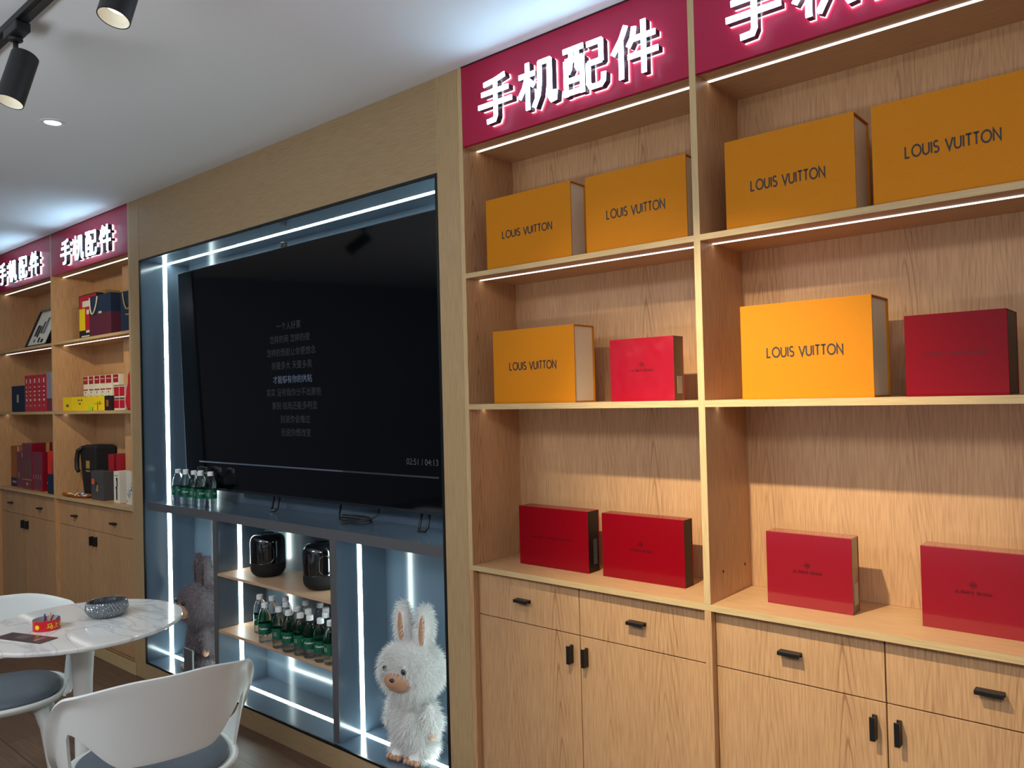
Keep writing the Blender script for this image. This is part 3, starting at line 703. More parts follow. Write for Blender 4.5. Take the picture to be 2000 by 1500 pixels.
orange_box('orange lettered gift box on the top shelf just left of the divider', -1.380, -1.036, .042, .085, Z1, .243, (-1.303, -1.106, 2.027, .026))
orange_box('orange lettered gift box on the top shelf just right of the divider', -.920, -.584, .042, .120, Z1, .246, (-.848, -.657, 2.026, .026))
orange_box('largest looking orange gift box in the top right corner of the frame', -.545, -.185, .042, .120, Z1, .246, (-.472, -.281, 2.031, .026))
orange_box('orange lettered gift box on the left middle shelf beside a film wrapped red box', -1.776, -1.436, .040, .112, Z2, .245, (-1.703, -1.509, 1.586, .0245))
orange_box('bright orange lettered gift box on the right middle shelf beside a plain red box', -.886, -.555, .035, .140, Z2, .247, (-.815, -.625, 1.583, .0245))

def emblem(mb, cx, zc, s, yf):
    f = lambda a, b, t: (cx + a * s, t, zc + b * s)
    for dx, dz, a0 in ((0, .5, -20), (.5, 0, -110), (0, -.5, 160), (-.5, 0, 70)):
        stroke_mb(mb, [arc(dx, dz, .46, .46, a0, a0 + 220, 14)], f, .13, yf - .0006, yf - .0001)
    stroke_mb(mb, [[(-.45, -.3), (-.45, .3)], [(.45, -.3), (.45, .3)], [(-.45, 0), (-.15, 0)], [(.15, 0), (.45, 0)], [(-.14, .32), (-.14, -.2), (.14, -.32)], [(.14, .32), (.14, -.2)]], f, .11, yf - .0006, yf - .0001)
def red_box(label, x0, x1, y0, d, z, h, mark, film_=False, side='boxblack', sticker=None, grp='red gift boxes on the right shelves'):
    t = thing('gift_box', label, 'box', ((x0 + x1) / 2, y0 + d / 2, z + .0004), 0, grp)
    th = .002; mt = ('redbox', 'redfilm', 'redwrap')[int(film_)]
    sl = MB().box(x0, x1, y0, y0 + th, z, z + h).box(x0, x1, y0 + d - th, y0 + d, z, z + h).box(x0, x1, y0 + th, y0 + d - th, z + h - th, z + h).box(x0, x1, y0 + th, y0 + d - th, z, z + th)
    mesh_obj('sleeve', sl, mt, t, bevel=.0014, world=True)
    mesh_obj('inner_box', MB().box(x0 + .002, x1 - .0012, y0 + th, y0 + d - th, z + th, z + h - th), side, t, bevel=.001, world=True)
    mb = MB(); xc = mark[1]; wz = mark[2]
    if mark[0] == 'emblem':
        letters(mb, 'ULTIMATE DESIGN', xc - mark[3] / 2, xc + mark[3] / 2, wz, .0062, y0, wd=.17, gap=.26); emblem(mb, xc, wz + .0215, .0078, y0)
    else:
        letters(mb, 'HUAWEI   ULTIMATE DESIGN', xc - mark[3] / 2, xc + mark[3] / 2, wz, .0055, y0, wd=.15, gap=.24)
    mesh_obj('emblem' if mark[0] == 'emblem' else 'lettering', mb, 'redink', t, world=True)
    if sticker:
        a, b, c_, e_ = sticker
        st = MB().box(x1 - .0012, x1 - .0007, y0 + a, y0 + b, z + c_, z + e_)
        mesh_obj('sticker', st, 'dimsticker' if side == 'boxblack' else 'label', t, world=True)
    return t
red_box('small film wrapped bright red box on the left middle shelf', -1.306, -1.091, .042, .058, Z2, .1855, ('emblem', -1.196, 1.562, .072), 2, 'boxolive', (.02, .048, .02, .07))
red_box('plain glossy red box with black end on the right middle shelf', -.486, -.280, .037, .130, Z2, .188, ('line', -.382, 1.568, .122))
red_box('upright red box with black end, left of two on the worktop below the left bay', -1.743, -1.455, .115, .063, WT, .198, ('line', -1.605, 1.020, .158), sticker=(.030, .050, .025, .105))
red_box('upright red box with black end and emblem, right of two below the left bay', -1.403, -1.115, .117, .052, WT, .199, ('emblem', -1.262, 1.016, .078))
red_box('small film wrapped red box on the worktop nearest the right divider', -.865, -.643, .110, .056, WT, .193, ('emblem', -.756, 1.015, .074), True, 'boxolive', (.018, .046, .02, .075))
red_box('film wrapped red box on the worktop at the right edge of the frame', -.486, -.205, .115, .060, WT, .193, ('emblem', -.377, 1.015, .074), True, 'boxolive')

# ------------------------------------------------------------------ left unit contents
def P_(name, rgb, **k):
    if name not in M: M[name] = pm(name, rgb, **k)
    return name
P_('kraft', (150, 118, 74), rough=.8, noise=.05); P_('navy', (22, 40, 66), rough=.55, noise=.05); P_('maroon', (84, 28, 48), rough=.6, noise=.05); P_('scarlet', (196, 14, 34), rough=.3, noise=.04, coat=.6)
P_('gold', (196, 168, 92), rough=.35, noise=.1, metal=.4); P_('silverfilm', (176, 166, 190), rough=.18, noise=.25, nscale=40, metal=.3); P_('yellow', (240, 208, 10), rough=.45, noise=.03); P_('darkcard', (26, 24, 26), rough=.5, noise=.1)
P_('offwhite', (226, 222, 208), rough=.5, noise=.03); P_('crimson', (160, 22, 40), rough=.4, noise=.05); P_('brownstripe', (96, 84, 64), rough=.5, noise=.1); P_('greentag', (130, 232, 40), rough=.5, noise=.03)
P_('burgundy', (126, 20, 40), rough=.25, noise=.06, coat=.7); P_('copperbrown', (160, 92, 40), rough=.5, noise=.1); P_('indigo', (36, 32, 84), rough=.5, noise=.05); P_('orangered', (226, 52, 40), rough=.55, noise=.06)
P_('blackcloth', (18, 16, 24), rough=.75, noise=.15, bump=.2, bscale=300); P_('greycard', (70, 72, 74), rough=.55, noise=.04); P_('greycard_dark', (40, 34, 34), rough=.55, noise=.04); P_('coral', (246, 92, 56), rough=.5, noise=.03); P_('steelblue', (110, 128, 166), rough=.5, noise=.04); P_('tangerine', (206, 140, 84), rough=.5, noise=.04)
P_('redcloth', (196, 20, 36), rough=.7, noise=.08); P_('frameblack', (16, 15, 17), rough=.35, noise=.05); P_('paperwhite', (214, 212, 204), rough=.6, noise=.03); P_('handlewhite', (200, 190, 170), rough=.6, noise=.05)
def simple_box(name, label, cat, x0, x1, y0, d, z, h, mat, marks=(), group=None, bevel=.0015, extra=None, top=None):
    """marks: (part name, material, u0, u1, v0, v1) rectangles on the front face in 0..1"""
    t = thing(name, label, cat, ((x0 + x1) / 2, y0 + d / 2, z + .0004), 0, group)
    mesh_obj('carton' if cat != 'book' else 'cover', MB().box(x0, x1, y0, y0 + d, z + .0004, z + h), mat, t, bevel=bevel, world=True)
    by = {}
    for nm, mt, a, b, c_, e_ in marks: by.setdefault((nm, mt), []).append((a, b, c_, e_))
    for li, ((nm, mt), rs) in enumerate(by.items()):
        mb = MB()
        for a, b, c_, e_ in rs:
            mb.box(x0 + (x1 - x0) * a, x0 + (x1 - x0) * b, y0 - .0008 - .0003 * li, y0 + .0002, z + h * c_, z + h * e_)
        mesh_obj(nm, mb, mt, t, world=True)
    if extra:
        for nm, mb, mt in extra: mesh_obj(nm, mb, mt, t, world=True)
    return t
# top shelf: picture frame
fr = thing('picture_frame', 'black framed white display picture leaning on the far left top shelf', 'picture', (-6.11, .12, AT + .0005))
def lean_(v): return Vector((v.x, .052 + v.y + (v.z - AT) * .40, v.z + .004 - v.y * .35 * 0))
fx0, fx1, fh = -6.312, -5.905, .285
fmb = MB()
for a, b, c_, e_ in ((fx0, fx0 + .016, 0, fh), (fx1 - .016, fx1, 0, fh), (fx0 + .016, fx1 - .016, 0, .016), (fx0 + .016, fx1 - .016, fh - .016, fh)):
    fmb.box(a, b, 0, .03, AT + c_, AT + e_)
mesh_obj('frame', fmb.xf(lean_), 'frameblack', fr, world=True)
pc = mesh_obj('picture', MB().box(fx0 + .016, fx1 - .016, .012, .03, AT + .016, AT + fh - .016).xf(lean_), 'paperwhite', fr, world=True)
dk = MB(); 
for a, b, c_, e_ in ((-6.235, -6.205, .085, .165), (-6.185, -6.160, .075, .155), (-6.135, -6.120, .10, .185), (-6.20, -6.19, .04, .06), (-6.12, -6.10, .035, .07), (-6.06, -6.03, .03, .055), (-6.06, -6.045, .20, .23), (-6.09, -6.078, .18, .21)):
    dk.box(a, b, .008, .0125, AT + c_, AT + e_)
mesh_obj('mounted_pieces', dk.xf(lean_), 'frameblack', pc, world=True)
mesh_obj('mounted_plate', MB().box(-6.098, -6.055, .009, .0125, AT + .095, AT + .195).xf(lean_), 'greylabel', pc, world=True)
# gift bags
def gift_bag(label, x0, x1, y0, d, z, h, mat, marks=(), handle_m=None, hx=None, mat2=None, split=None):
    t = thing('gift_bag', label, 'bag', ((x0 + x1) / 2, y0 + d / 2, z + .0005), 0, 'paper gift bags on the far left top shelf')
    mb = MB(); ta = .006
    zs = [z + .0005, z + h * (split or .5), z + h]
    for q, (a, b) in enumerate(((zs[0], zs[1]), (zs[1], zs[2]))):
        vs = []
        for zz in (a, b): vs += [(x0, y0, zz), (x1, y0, zz), (x1, y0 + d, zz), (x1 + .0, y0 + d * .5, zz) if False else (x1, y0 + d, zz), (x0, y0 + d, zz)]
        vs = [(x0, y0, a), (x1, y0, a), (x1, y0 + d, a), (x0, y0 + d, a), (x0, y0, b), (x1, y0, b), (x1, y0 + d, b), (x0, y0 + d, b)]
        mb.add(vs, [(0, 1, 5, 4), (1, 2, 6, 5), (2, 3, 7, 6), (3, 0, 4, 7)] + ([(0, 3, 2, 1)] if q == 0 else []), 0 if q == 0 else 1)
    me_ = mesh_obj('paper_body', mb, [mat, mat2 or mat], t, world=True)
    so = me_.modifiers.new('thick', 'SOLIDIFY'); so.thickness = .0012
    for li, (nm, mt, a, b, c_, e_) in enumerate(marks):
        mesh_obj(nm, MB().box(x0 + (x1 - x0) * a, x0 + (x1 - x0) * b, y0 - .0012 - .0003 * li, y0 - .0001, z + h * c_, z + h * e_), mt, t, world=True)
    if handle_m:
        a, b = hx
        n = 14; hp = [(x0 + (x1 - x0) * (a + (b - a) * i / n), y0 - .004 - .008 * math.sin(PI * i / n), z + h * .97 - h * .42 * math.sin(PI * i / n) ** .7) for i in range(n + 1)]
        mesh_obj('handle', MB().tube(hp, .0045, 8), handle_m, t, smooth=True, world=True)
    return t
gift_bag('plain brown kraft gift bag at the back of the far left top shelf', -5.515, -5.155, .150, .09, AT, .315, 'kraft')
gift_bag('red and yellow printed bag beside the navy and maroon gift bag', -5.40, -5.13, .085, .045, AT, .290, 'darkcard', [('yellow_panel', 'yellow', 0.02, .36, .22, .70), ('red_panel', 'scarlet', .36, 1, .22, .98), ('red_top', 'scarlet', .05, .36, .70, .98), ('white_print', 'offwhite', .22, .75, .73, .86), ('white_print', 'offwhite', .45, .60, .56, .66), ('white_stripe', 'offwhite', .42, 1.0, .16, .21), ('white_words', 'offwhite', .15, .8, .075, .10)])
gift_bag('navy over maroon gift bag with pale ribbon handle on the top shelf', -5.098, -4.785, .030, .075, AT, .250, 'maroon', [('small_print', 'handlewhite', .44, .58, .55, .60)], 'handlewhite', (.06, .42), 'navy', .55)
gift_bag('navy gift bag with gold cord handle against the niche side', -4.700, -4.484, .050, .07, AT, .240, 'navy', [('gold_print', 'gold', .30, .95, .42, .45)], 'gold', (.18, .90))
cl = MB(); cl.box(-5.49, -5.405, .075, .10, AT + .0006, AT + .22)
tag(mesh_obj('clear_bag', cl, 'bag_clear'), 'clear plastic bag at the left of the printed red bag', 'bag')
# middle shelf
simple_box('notebook_box', 'navy box with small pale emblem on the far left middle shelf', 'box', -6.59, -6.318, .055, .15, BT, .190, 'navy', [('pale_emblem', 'label', .40, .55, .36, .66)])
rx = [-6.312, -6.238, -6.158, -6.069, -5.985]; rw = [.068, .073, .080, .075, .080]
for i, (x, w_) in enumerate(zip(rx, rw)):
    simple_box('slim_carton', '%s of five slim red cartons with pale lettering on the middle shelf' % ['leftmost', 'second from left', 'middle', 'fourth from left', 'rightmost'][i], 'box', x, x + w_, .055, .16, BT, .258, 'scarlet',
               [('pale_lettering', 'offwhite', .38, .60, .78, .90), ('pale_lettering', 'offwhite', .34, .62, .655, .685), ('pale_lettering', 'offwhite', .30, .66, .535, .57), ('pale_lettering', 'offwhite', .34, .60, .425, .465), ('pale_lettering', 'offwhite', .34, .64, .29, .35), ('round_seal', 'label', .36, .62, .14, .19)], 'slim red cartons in a row')
for i, x in enumerate((-5.895, -5.795)):
    simple_box('slim_carton', ['shiny silver topped carton next to the slim red cartons', 'shiny silver topped carton against the divider'][i], 'box', x, x + .092, .055, .16, BT, .268, 'silverfilm', [('rosy_foot', 'burgundy', 0, 1, 0, .33)], 'silver topped cartons')
yx = [(-5.541, -5.383), (-5.380, -5.073), (-5.070, -4.902)]
yl = ['leftmost short yellow carton on the middle shelf', 'wide yellow carton with small brown print on the middle shelf', 'yellow carton with twig drawing beside the black carton']
ym = [[('brown_print', 'brownstripe', .35, .62, .30, .48)], [('brown_print', 'brownstripe', .28, .36, .70, .82), ('brown_print', 'brownstripe', .42, .50, .70, .82), ('brown_print', 'brownstripe', .32, .42, .45, .56)], [('twig_print', 'brownstripe', .10, .85, .47, .50), ('twig_print', 'brownstripe', .40, .46, .05, .62), ('twig_print', 'brownstripe', .60, .66, .40, .66)]]
for (a, b), l, mk in zip(yx, yl, ym):
    simple_box('yellow_carton', l, 'box', a, b, .030, .085, BT, .088, 'yellow', mk, 'short yellow cartons')
tag(mesh_obj('price_tag', MB().box(-5.105, -5.062, .020, .0245, BT + .0004, BT + .026), 'greentag', bevel=.001), 'tiny bright green tag standing before the yellow cartons', 'tag')
simple_box('small_carton', 'small black carton with round seal beside the yellow cartons', 'box', -4.899, -4.815, .030, .085, BT, .088, 'darkcard', [('round_seal', 'copperbrown', .3, .7, .28, .72)])
bx = [(-5.468, -5.395), (-5.380, -5.307), (-5.292, -5.213), (-5.204, -5.128), (-5.119, -5.036), (-5.014, -4.935)]
for i, (a, b) in enumerate(bx):
    simple_box('bottle_carton', '%s of six white cartons with red tops behind the yellow cartons' % ['leftmost', 'second from left', 'third from left', 'fourth from left', 'fifth from left', 'rightmost'][i], 'box', a, b, .130, .08, BT, .222, 'offwhite',
               [('red_top', 'crimson', .02, .94, .77, .99), ('red_top', 'crimson', .02, .94, .585, .62), ('pale_print', 'paperwhite', .15, .75, .89, .91), ('grey_mark', 'greylabel', .36, .52, .50, .55), ('red_stripe', 'crimson', .25, .42, .22, .42), ('red_stripe', 'crimson', .42, .62, .32, .42)], 'white cartons with red tops')
for i, (a, b) in enumerate(((-4.812, -4.742), (-4.738, -4.668))):
    simple_box('spirit_carton', ['white and red striped spirit carton right of the small black carton', 'white and red striped spirit carton half hidden by the red sack'][i], 'box', a, b, .050, .07, BT, .150, 'offwhite',
               [('red_field', 'scarlet', .02, .98, .55, .92), ('red_field', 'scarlet', .02, .98, .08, .40), ('brown_band', 'brownstripe', .02, .98, .42, .50), ('gold_top', 'gold', .0, 1, .95, 1.0)], 'striped spirit cartons')
sk = MB(); n = 26
for i in range(15):
    f = i / 14.0; zz = BT + .0006 + f * .285; rr = .085 * (1.0 + .10 * math.sin(f * 5 + .6)) * (1 if f < .72 else max(.28, 1 - (f - .72) * 2.3))
    row = []
    for j in range(n):
        a = 2 * PI * j / n; q = 1 + .07 * math.sin(3 * a + 9 * f) + .05 * math.sin(7 * a - 14 * f) + .03 * math.sin(13 * a + 5 * f)
        row.append((-4.585 + rr * q * math.cos(a), .095 + rr * .62 * q * math.sin(a), zz + .008 * math.sin(2 * a + f * 4) * f))
    sk.v += row
for i in range(14):
    for j in range(n): sk.f.append((i * n + j, i * n + (j + 1) % n, (i + 1) * n + (j + 1) % n, (i + 1) * n + j)); sk.m.append(0)
sk.f.append(tuple(range(14 * n, 15 * n))); sk.m.append(0); sk.f.append(tuple(reversed(range(n)))); sk.m.append(0)
o = tag(mesh_obj('drawstring_sack', sk, 'redcloth', smooth=True), 'crumpled red cloth sack at the right end of the middle shelf', 'sack')
# worktop level
simple_box('tall_carton', 'copper brown carton with indigo foot at the far left worktop', 'box', -6.660, -6.500, .065, .15, WT, .298, 'copperbrown', [('indigo_foot', 'indigo', 0, 1, 0, .22), ('pale_print', 'label', .2, .7, .09, .14), ('pale_edge', 'offwhite', .94, 1, .84, 1)])
simple_box('tall_carton', 'dark burgundy carton between the copper carton and the tall red carton', 'box', -6.488, -6.358, .050, .15, WT, .262, 'burgundy', [('white_label', 'offwhite', .86, 1, .84, .97), ('pale_print', 'label', .30, .36, .28, .44)])
simple_box('tall_carton', 'tallest red carton with gold emblem and golden band among the worktop cartons', 'box', -6.325, -6.140, .035, .135, WT, .328, 'burgundy', [('gold_band', 'gold', 0, 1, .205, .225), ('dark_figures', 'brownstripe', .06, .18, .35, .62), ('dark_figures', 'brownstripe', .44, .54, .28, .60), ('dark_figures', 'brownstripe', .74, .88, .32, .66), ('gold_emblem', 'gold', .40, .60, .09, .15)],
           extra=[('golden_band', MB().box(-6.1402, -6.1392, .128, .150, WT + .0004, WT + .328), 'gold')])
sx_ = [-6.136, -6.090, -6.046, -6.002]
for i, x in enumerate(sx_):
    simple_box('slim_carton', '%s of four slim burgundy cartons standing before the tall red carton' % ['leftmost', 'second from left', 'third from left', 'rightmost'][i], 'box', x, x + .0435, .038, .045, WT, .270, 'burgundy', [('pale_mark', 'label', .44, .50, .30, .42)], 'slim burgundy cartons')  # small pale bar on each carton front
simple_box('gift_bag', 'orange red folded paper bag at the divider on the left worktop', 'bag', -5.915, -5.80, .06, .09, WT, .278, 'orangered', [('dark_fold', 'scarlet', .55, 1, .1, .8)])
simple_box('small_case', 'small navy case in front of the orange red bag', 'case', -5.785, -5.672, .012, .045, WT, .132, 'navy', [('latch', 'label', .02, .08, .5, .6)], bevel=.006)
# black bag
bg = thing('carrier_bag', 'black cloth carrier bag with strap and small gold emblem', 'bag', (-5.39, .19, WT + .0005))
bm = MB()
secs = [(0, -5.485, -5.295, .128, .245), (.10, -5.500, -5.290, .126, .25), (.22, -5.520, -5.284, .124, .252), (.29, -5.530, -5.282, .122, .252), (.312, -5.536, -5.280, .122, .254), (.326, -5.480, -5.30, .14, .245)]
for zz, a, b, c_, e_ in secs: bm.v += [(a, c_, WT + .0006 + zz), (b, c_, WT + .0006 + zz), (b, e_, WT + .0006 + zz), (a, e_, WT + .0006 + zz)]
for i in range(len(secs) - 1):
    for j in range(4): bm.f.append((4 * i + j, 4 * i + (j + 1) % 4, 4 * i + 4 + (j + 1) % 4, 4 * i + 4 + j)); bm.m.append(0)
bm.f.append((3, 2, 1, 0)); bm.m.append(0); q = 4 * (len(secs) - 1); bm.f.append((q, q + 1, q + 2, q + 3)); bm.m.append(0)
mesh_obj('cloth_body', bm, 'blackcloth', bg, bevel=.008, world=True, seg=3)
mesh_obj('strap', MB().tube([(-5.47, .118, WT + .312), (-5.515, .108, WT + .29), (-5.540, .108, WT + .23), (-5.543, .110, WT + .17), (-5.528, .114, WT + .15)], [.010, .014, .015, .015, .012], 8), 'greycard_dark', bg, smooth=True, world=True)
mesh_obj('gold_emblem', MB().box(-5.425, -5.375, .1205, .1245, WT + .175, WT + .225).box(-5.428, -5.370, .1205, .1245, WT + .155, WT + .163), 'gold', bg, world=True)
simple_box('carton', 'dark grey carton with coral sticker beside the black bag', 'box', -5.165, -4.985, .050, .062, WT, .178, 'greycard', [('coral_sticker', 'coral', .06, .26, .54, .72), ('gold_print', 'gold', .42, .56, .30, .52), ('dark_print', 'darkcard', .38, .45, .42, .62)])
simple_box('carton', 'white carton with printed black handheld gimbal picture', 'box', -4.850, -4.772, .055, .070, WT, .188, 'offwhite', [('printed_device', 'darkcard', .42, .62, .10, .44), ('printed_device', 'darkcard', .36, .62, .44, .52), ('printed_device', 'darkcard', .52, .70, .52, .70), ('printed_device', 'darkcard', .44, .68, .70, .80), ('grey_brand_line', 'greylabel', .12, .75, .855, .875)])
lv = simple_box('carton', 'white carton with slanted blue and orange handwriting at the niche side', 'box', -4.692, -4.545, .060, .062, WT, .190, 'offwhite', [('tiny_print', 'darkcard', .07, .11, .07, .13)])
sm = text_mesh('livis', .1, .001)
xs = [v[0] for v in sm.v]; kx = .13 / (max(xs) - min(xs)); mnx = min(xs)
for nm, mt, lo_, hi_ in (('blue_handwriting', 'steelblue', -9, .55), ('orange_handwriting', 'tangerine', .55, 9)):
    sub = MB(); keep = [f for f in sm.f if lo_ <= (sum(sm.v[i][0] for i in f) / len(f) - mnx) / (max(xs) - mnx) < hi_]
    ids = sorted({i for f in keep for i in f}); mp = {i: q for q, i in enumerate(ids)}
    ca, sa = math.cos(.95), math.sin(.95)
    def put(v):
        x = (v.x - mnx) * kx - .065; z = v.y * kx * .62 - .015 + x * 0; x2 = x * ca - z * sa; z2 = x * sa + z * ca
        return Vector((-4.622 + x2 * .95, .0594, WT + .098 + z2))
    sub.add([sm.v[i] for i in ids], [tuple(mp[i] for i in f) for f in keep]); sub.xf(put)
    if sub.f: mesh_obj(nm, sub, mt, lv, world=True)
for i, (a, b) in enumerate(((-5.105, -5.030), (-4.992, -4.935))):
    simple_box('tall_carton', ['dark red carton standing behind the dark grey carton', 'dark red carton standing behind the white gimbal carton'][i], 'box', a, b, .130, .10, WT, .275, 'crimson', [('pale_print', 'label', .45, .52, .05, .2)], 'dark red cartons at the back')
# tray of wrapped sweets
tr_ = thing('tray', 'shallow dark tray of wrapped sweets on the left worktop', 'tray', (-5.40, .06, WT + .0004))
tp = MB(); 
for i, (rx_, ry_, z) in enumerate(((.165, .040, 0), (.185, .048, .004), (.205, .055, .014), (.200, .052, .014), (.175, .043, .006))):
    for j in range(28): a = 2 * PI * j / 28; tp.v.append((-5.42 + rx_ * math.cos(a), .062 + ry_ * math.sin(a), WT + .0006 + z))
for i in range(4):
    for j in range(28): tp.f.append((i * 28 + j, i * 28 + (j + 1) % 28, (i + 1) * 28 + (j + 1) % 28, (i + 1) * 28 + j)); tp.m.append(0)
tp.f.append(tuple(reversed(range(28)))); tp.m.append(0); tp.f.append(tuple(112 + j for j in range(28))); tp.m.append(0)
mesh_obj('dish', tp, 'copperbrown', tr_, smooth=False, world=True)
sw = MB()
for i in range(46):
    a = R.uniform(0, 2 * PI); q = math.sqrt(R.random()) * .8; rot = Matrix.Rotation(R.uniform(0, 6), 3, 'Z') @ Matrix.Rotation(R.uniform(-.6, .6), 3, 'Y')
    sw.ellip((-5.40 + .16 * q * math.cos(a), .062 + .038 * q * math.sin(a), WT + .012 + R.uniform(0, .016) * (1.1 - q)), (.016, .008, .006), 8, 6, mi=R.choice([0, 0, 0, 1, 2, 3]), rot=rot)
so_ = mesh_obj('wrapped_sweets', sw, ['offwhite', 'crimson', 'steelblue', 'yellow'], smooth=True)
tag(so_, 'heap of small wrapped sweets piled in the shallow tray', 'sweets'); so_['kind'] = 'stuff'

# ------------------------------------------------------------------ ceiling fixtures
tk = thing('light_track', 'black light track on the ceiling in the upper left corner', 'light track', (-2.4, -1.14, CE - .001))
mesh_obj('rail', MB().box(-5.2, 0.2, -1.158, -1.122, CE - .020, CE - .0006), 'black', tk, bevel=.001, world=True)
mesh_obj('rail_slot', MB().box(-5.19, 0.19, -1.146, -1.134, CE - .0212, CE - .0198), 'spotblack', tk, world=True)
def track_spot(label, adx, top, bot, rad=.0365):
    t = thing('track_spotlight', label, 'spotlight', (adx, -1.14, CE - .021), 0, 'black track spotlights')
    mesh_obj('adapter', MB().box(adx - .055, adx + .055, -1.160, -1.120, CE - .050, CE - .0215).lathe([(.0, -.012), (.017, -.012), (.019, -.008), (.019, 0)], 20, (adx - .01, -1.14, CE - .050)), 'spotblack', t, bevel=.004, world=True)
    a = Vector(top); b = Vector(bot); d = (b - a).normalized()
    x = d.cross(Vector((0, 1, 0))).normalized() if abs(d.y) < .9 else d.cross(Vector((1, 0, 0))).normalized(); y = d.cross(x)
    fr_ = Matrix((x, y, d)).transposed(); Ln = (b - a).length
    put = lambda v: a + fr_ @ Vector(v)
    mesh_obj('stem', MB().tube([(adx - .01, -1.14, CE - .060), (adx - .012, -1.14, CE - .078), a + d * .03 - Vector((0, 0, -.01))], .0075, 10), 'spotblack', t, smooth=True, world=True)
    mesh_obj('barrel', MB().lathe([(0, 0), (rad - .004, 0), (rad, .004), (rad, Ln), (rad - .0022, Ln), (rad - .0022, Ln - .04)], 36, cap=False).xf(put), 'spotblack', t, smooth=False, world=True)
    mesh_obj('reflector', MB().lathe([(rad - .0024, Ln - .0008), (rad - .0045, Ln - .030), (rad - .010, Ln - .034)], 36, cap=False).xf(put), 'lampin', t, smooth=True, world=True)
    mesh_obj('lens', MB().lathe([(0, Ln - .032), (rad - .009, Ln - .032), (rad - .009, Ln - .036), (0, Ln - .036)], 36, cap=False).xf(put), 'lamp', t, world=True)
    return t
def down(tx, ty, tz, ax, L=.16):
    v = Vector(ax).normalized(); return (tx, ty, tz), tuple(Vector((tx, ty, tz)) + v * L)
track_spot('black track spotlight at the left edge under the ceiling', -2.560, *down(-2.553, -1.12, 2.538, (.05, -.30, -1)))
track_spot('black track spotlight cut by the top edge of the frame', -1.862, *down(-1.853, -1.12, 2.547, (.05, -.30, -1)))
track_spot('black track spotlight above the right shelves, outside the frame', -1.05, (-1.045, -1.215, 2.548), (-1.004, -1.108, 2.440))
track_spot('black track spotlight above the left bay of red and orange boxes, outside the frame', -1.50, (-1.515, -1.215, 2.548), (-1.480, -1.108, 2.440))
track_spot('black track spotlight facing the far left shelves, outside the frame', -4.15, (-4.18, -1.20, 2.548), (-4.30, -1.11, 2.450))
dl = thing('downlight', 'small round recessed downlight shining in the ceiling', 'downlight', (-3.39, -.757, CE - .006))
mesh_obj('trim_ring', MB().lathe([(.030, -.001), (.030, -.004), (.043, -.0035), (.045, -.0006)], 40, (-3.39, -.757, CE), cap=False), 'white', dl, smooth=True, world=True)
mesh_obj('diffuser', MB().lathe([(0, -.0025), (.0335, -.0025)], 40, (-3.39, -.757, CE), cap=False), 'down', dl, world=True)

# ------------------------------------------------------------------ table
TX, TY, TZ, TR = -3.041, -.810, .720, .336
tb = thing('round_table', 'round white marble pedestal table at lower left', 'table', (TX, TY, 0))
mesh_obj('tabletop', MB().lathe([(0, TZ - .017), (TR - .008, TZ - .017), (TR - .0015, TZ - .013), (TR, TZ - .006), (TR - .001, TZ - .001), (TR - .003, TZ), (0, TZ)], 96, (TX, TY, 0), cap=False), 'marble', tb, smooth=False, world=True)
pp = [(.0, .0005), (.098, .0005), (.102, .004), (.098, .012), (.072, .030), (.046, .065), (.034, .13), (.029, .22), (.029, .40), (.032, .52), (.037, .60), (.045, .66), (.055, TZ - .0175), (0, TZ - .0175)]
mesh_obj('pedestal', MB().lathe(pp, 48, (TX, TY, 0), cap=False), 'white', tb, smooth=True, world=True)

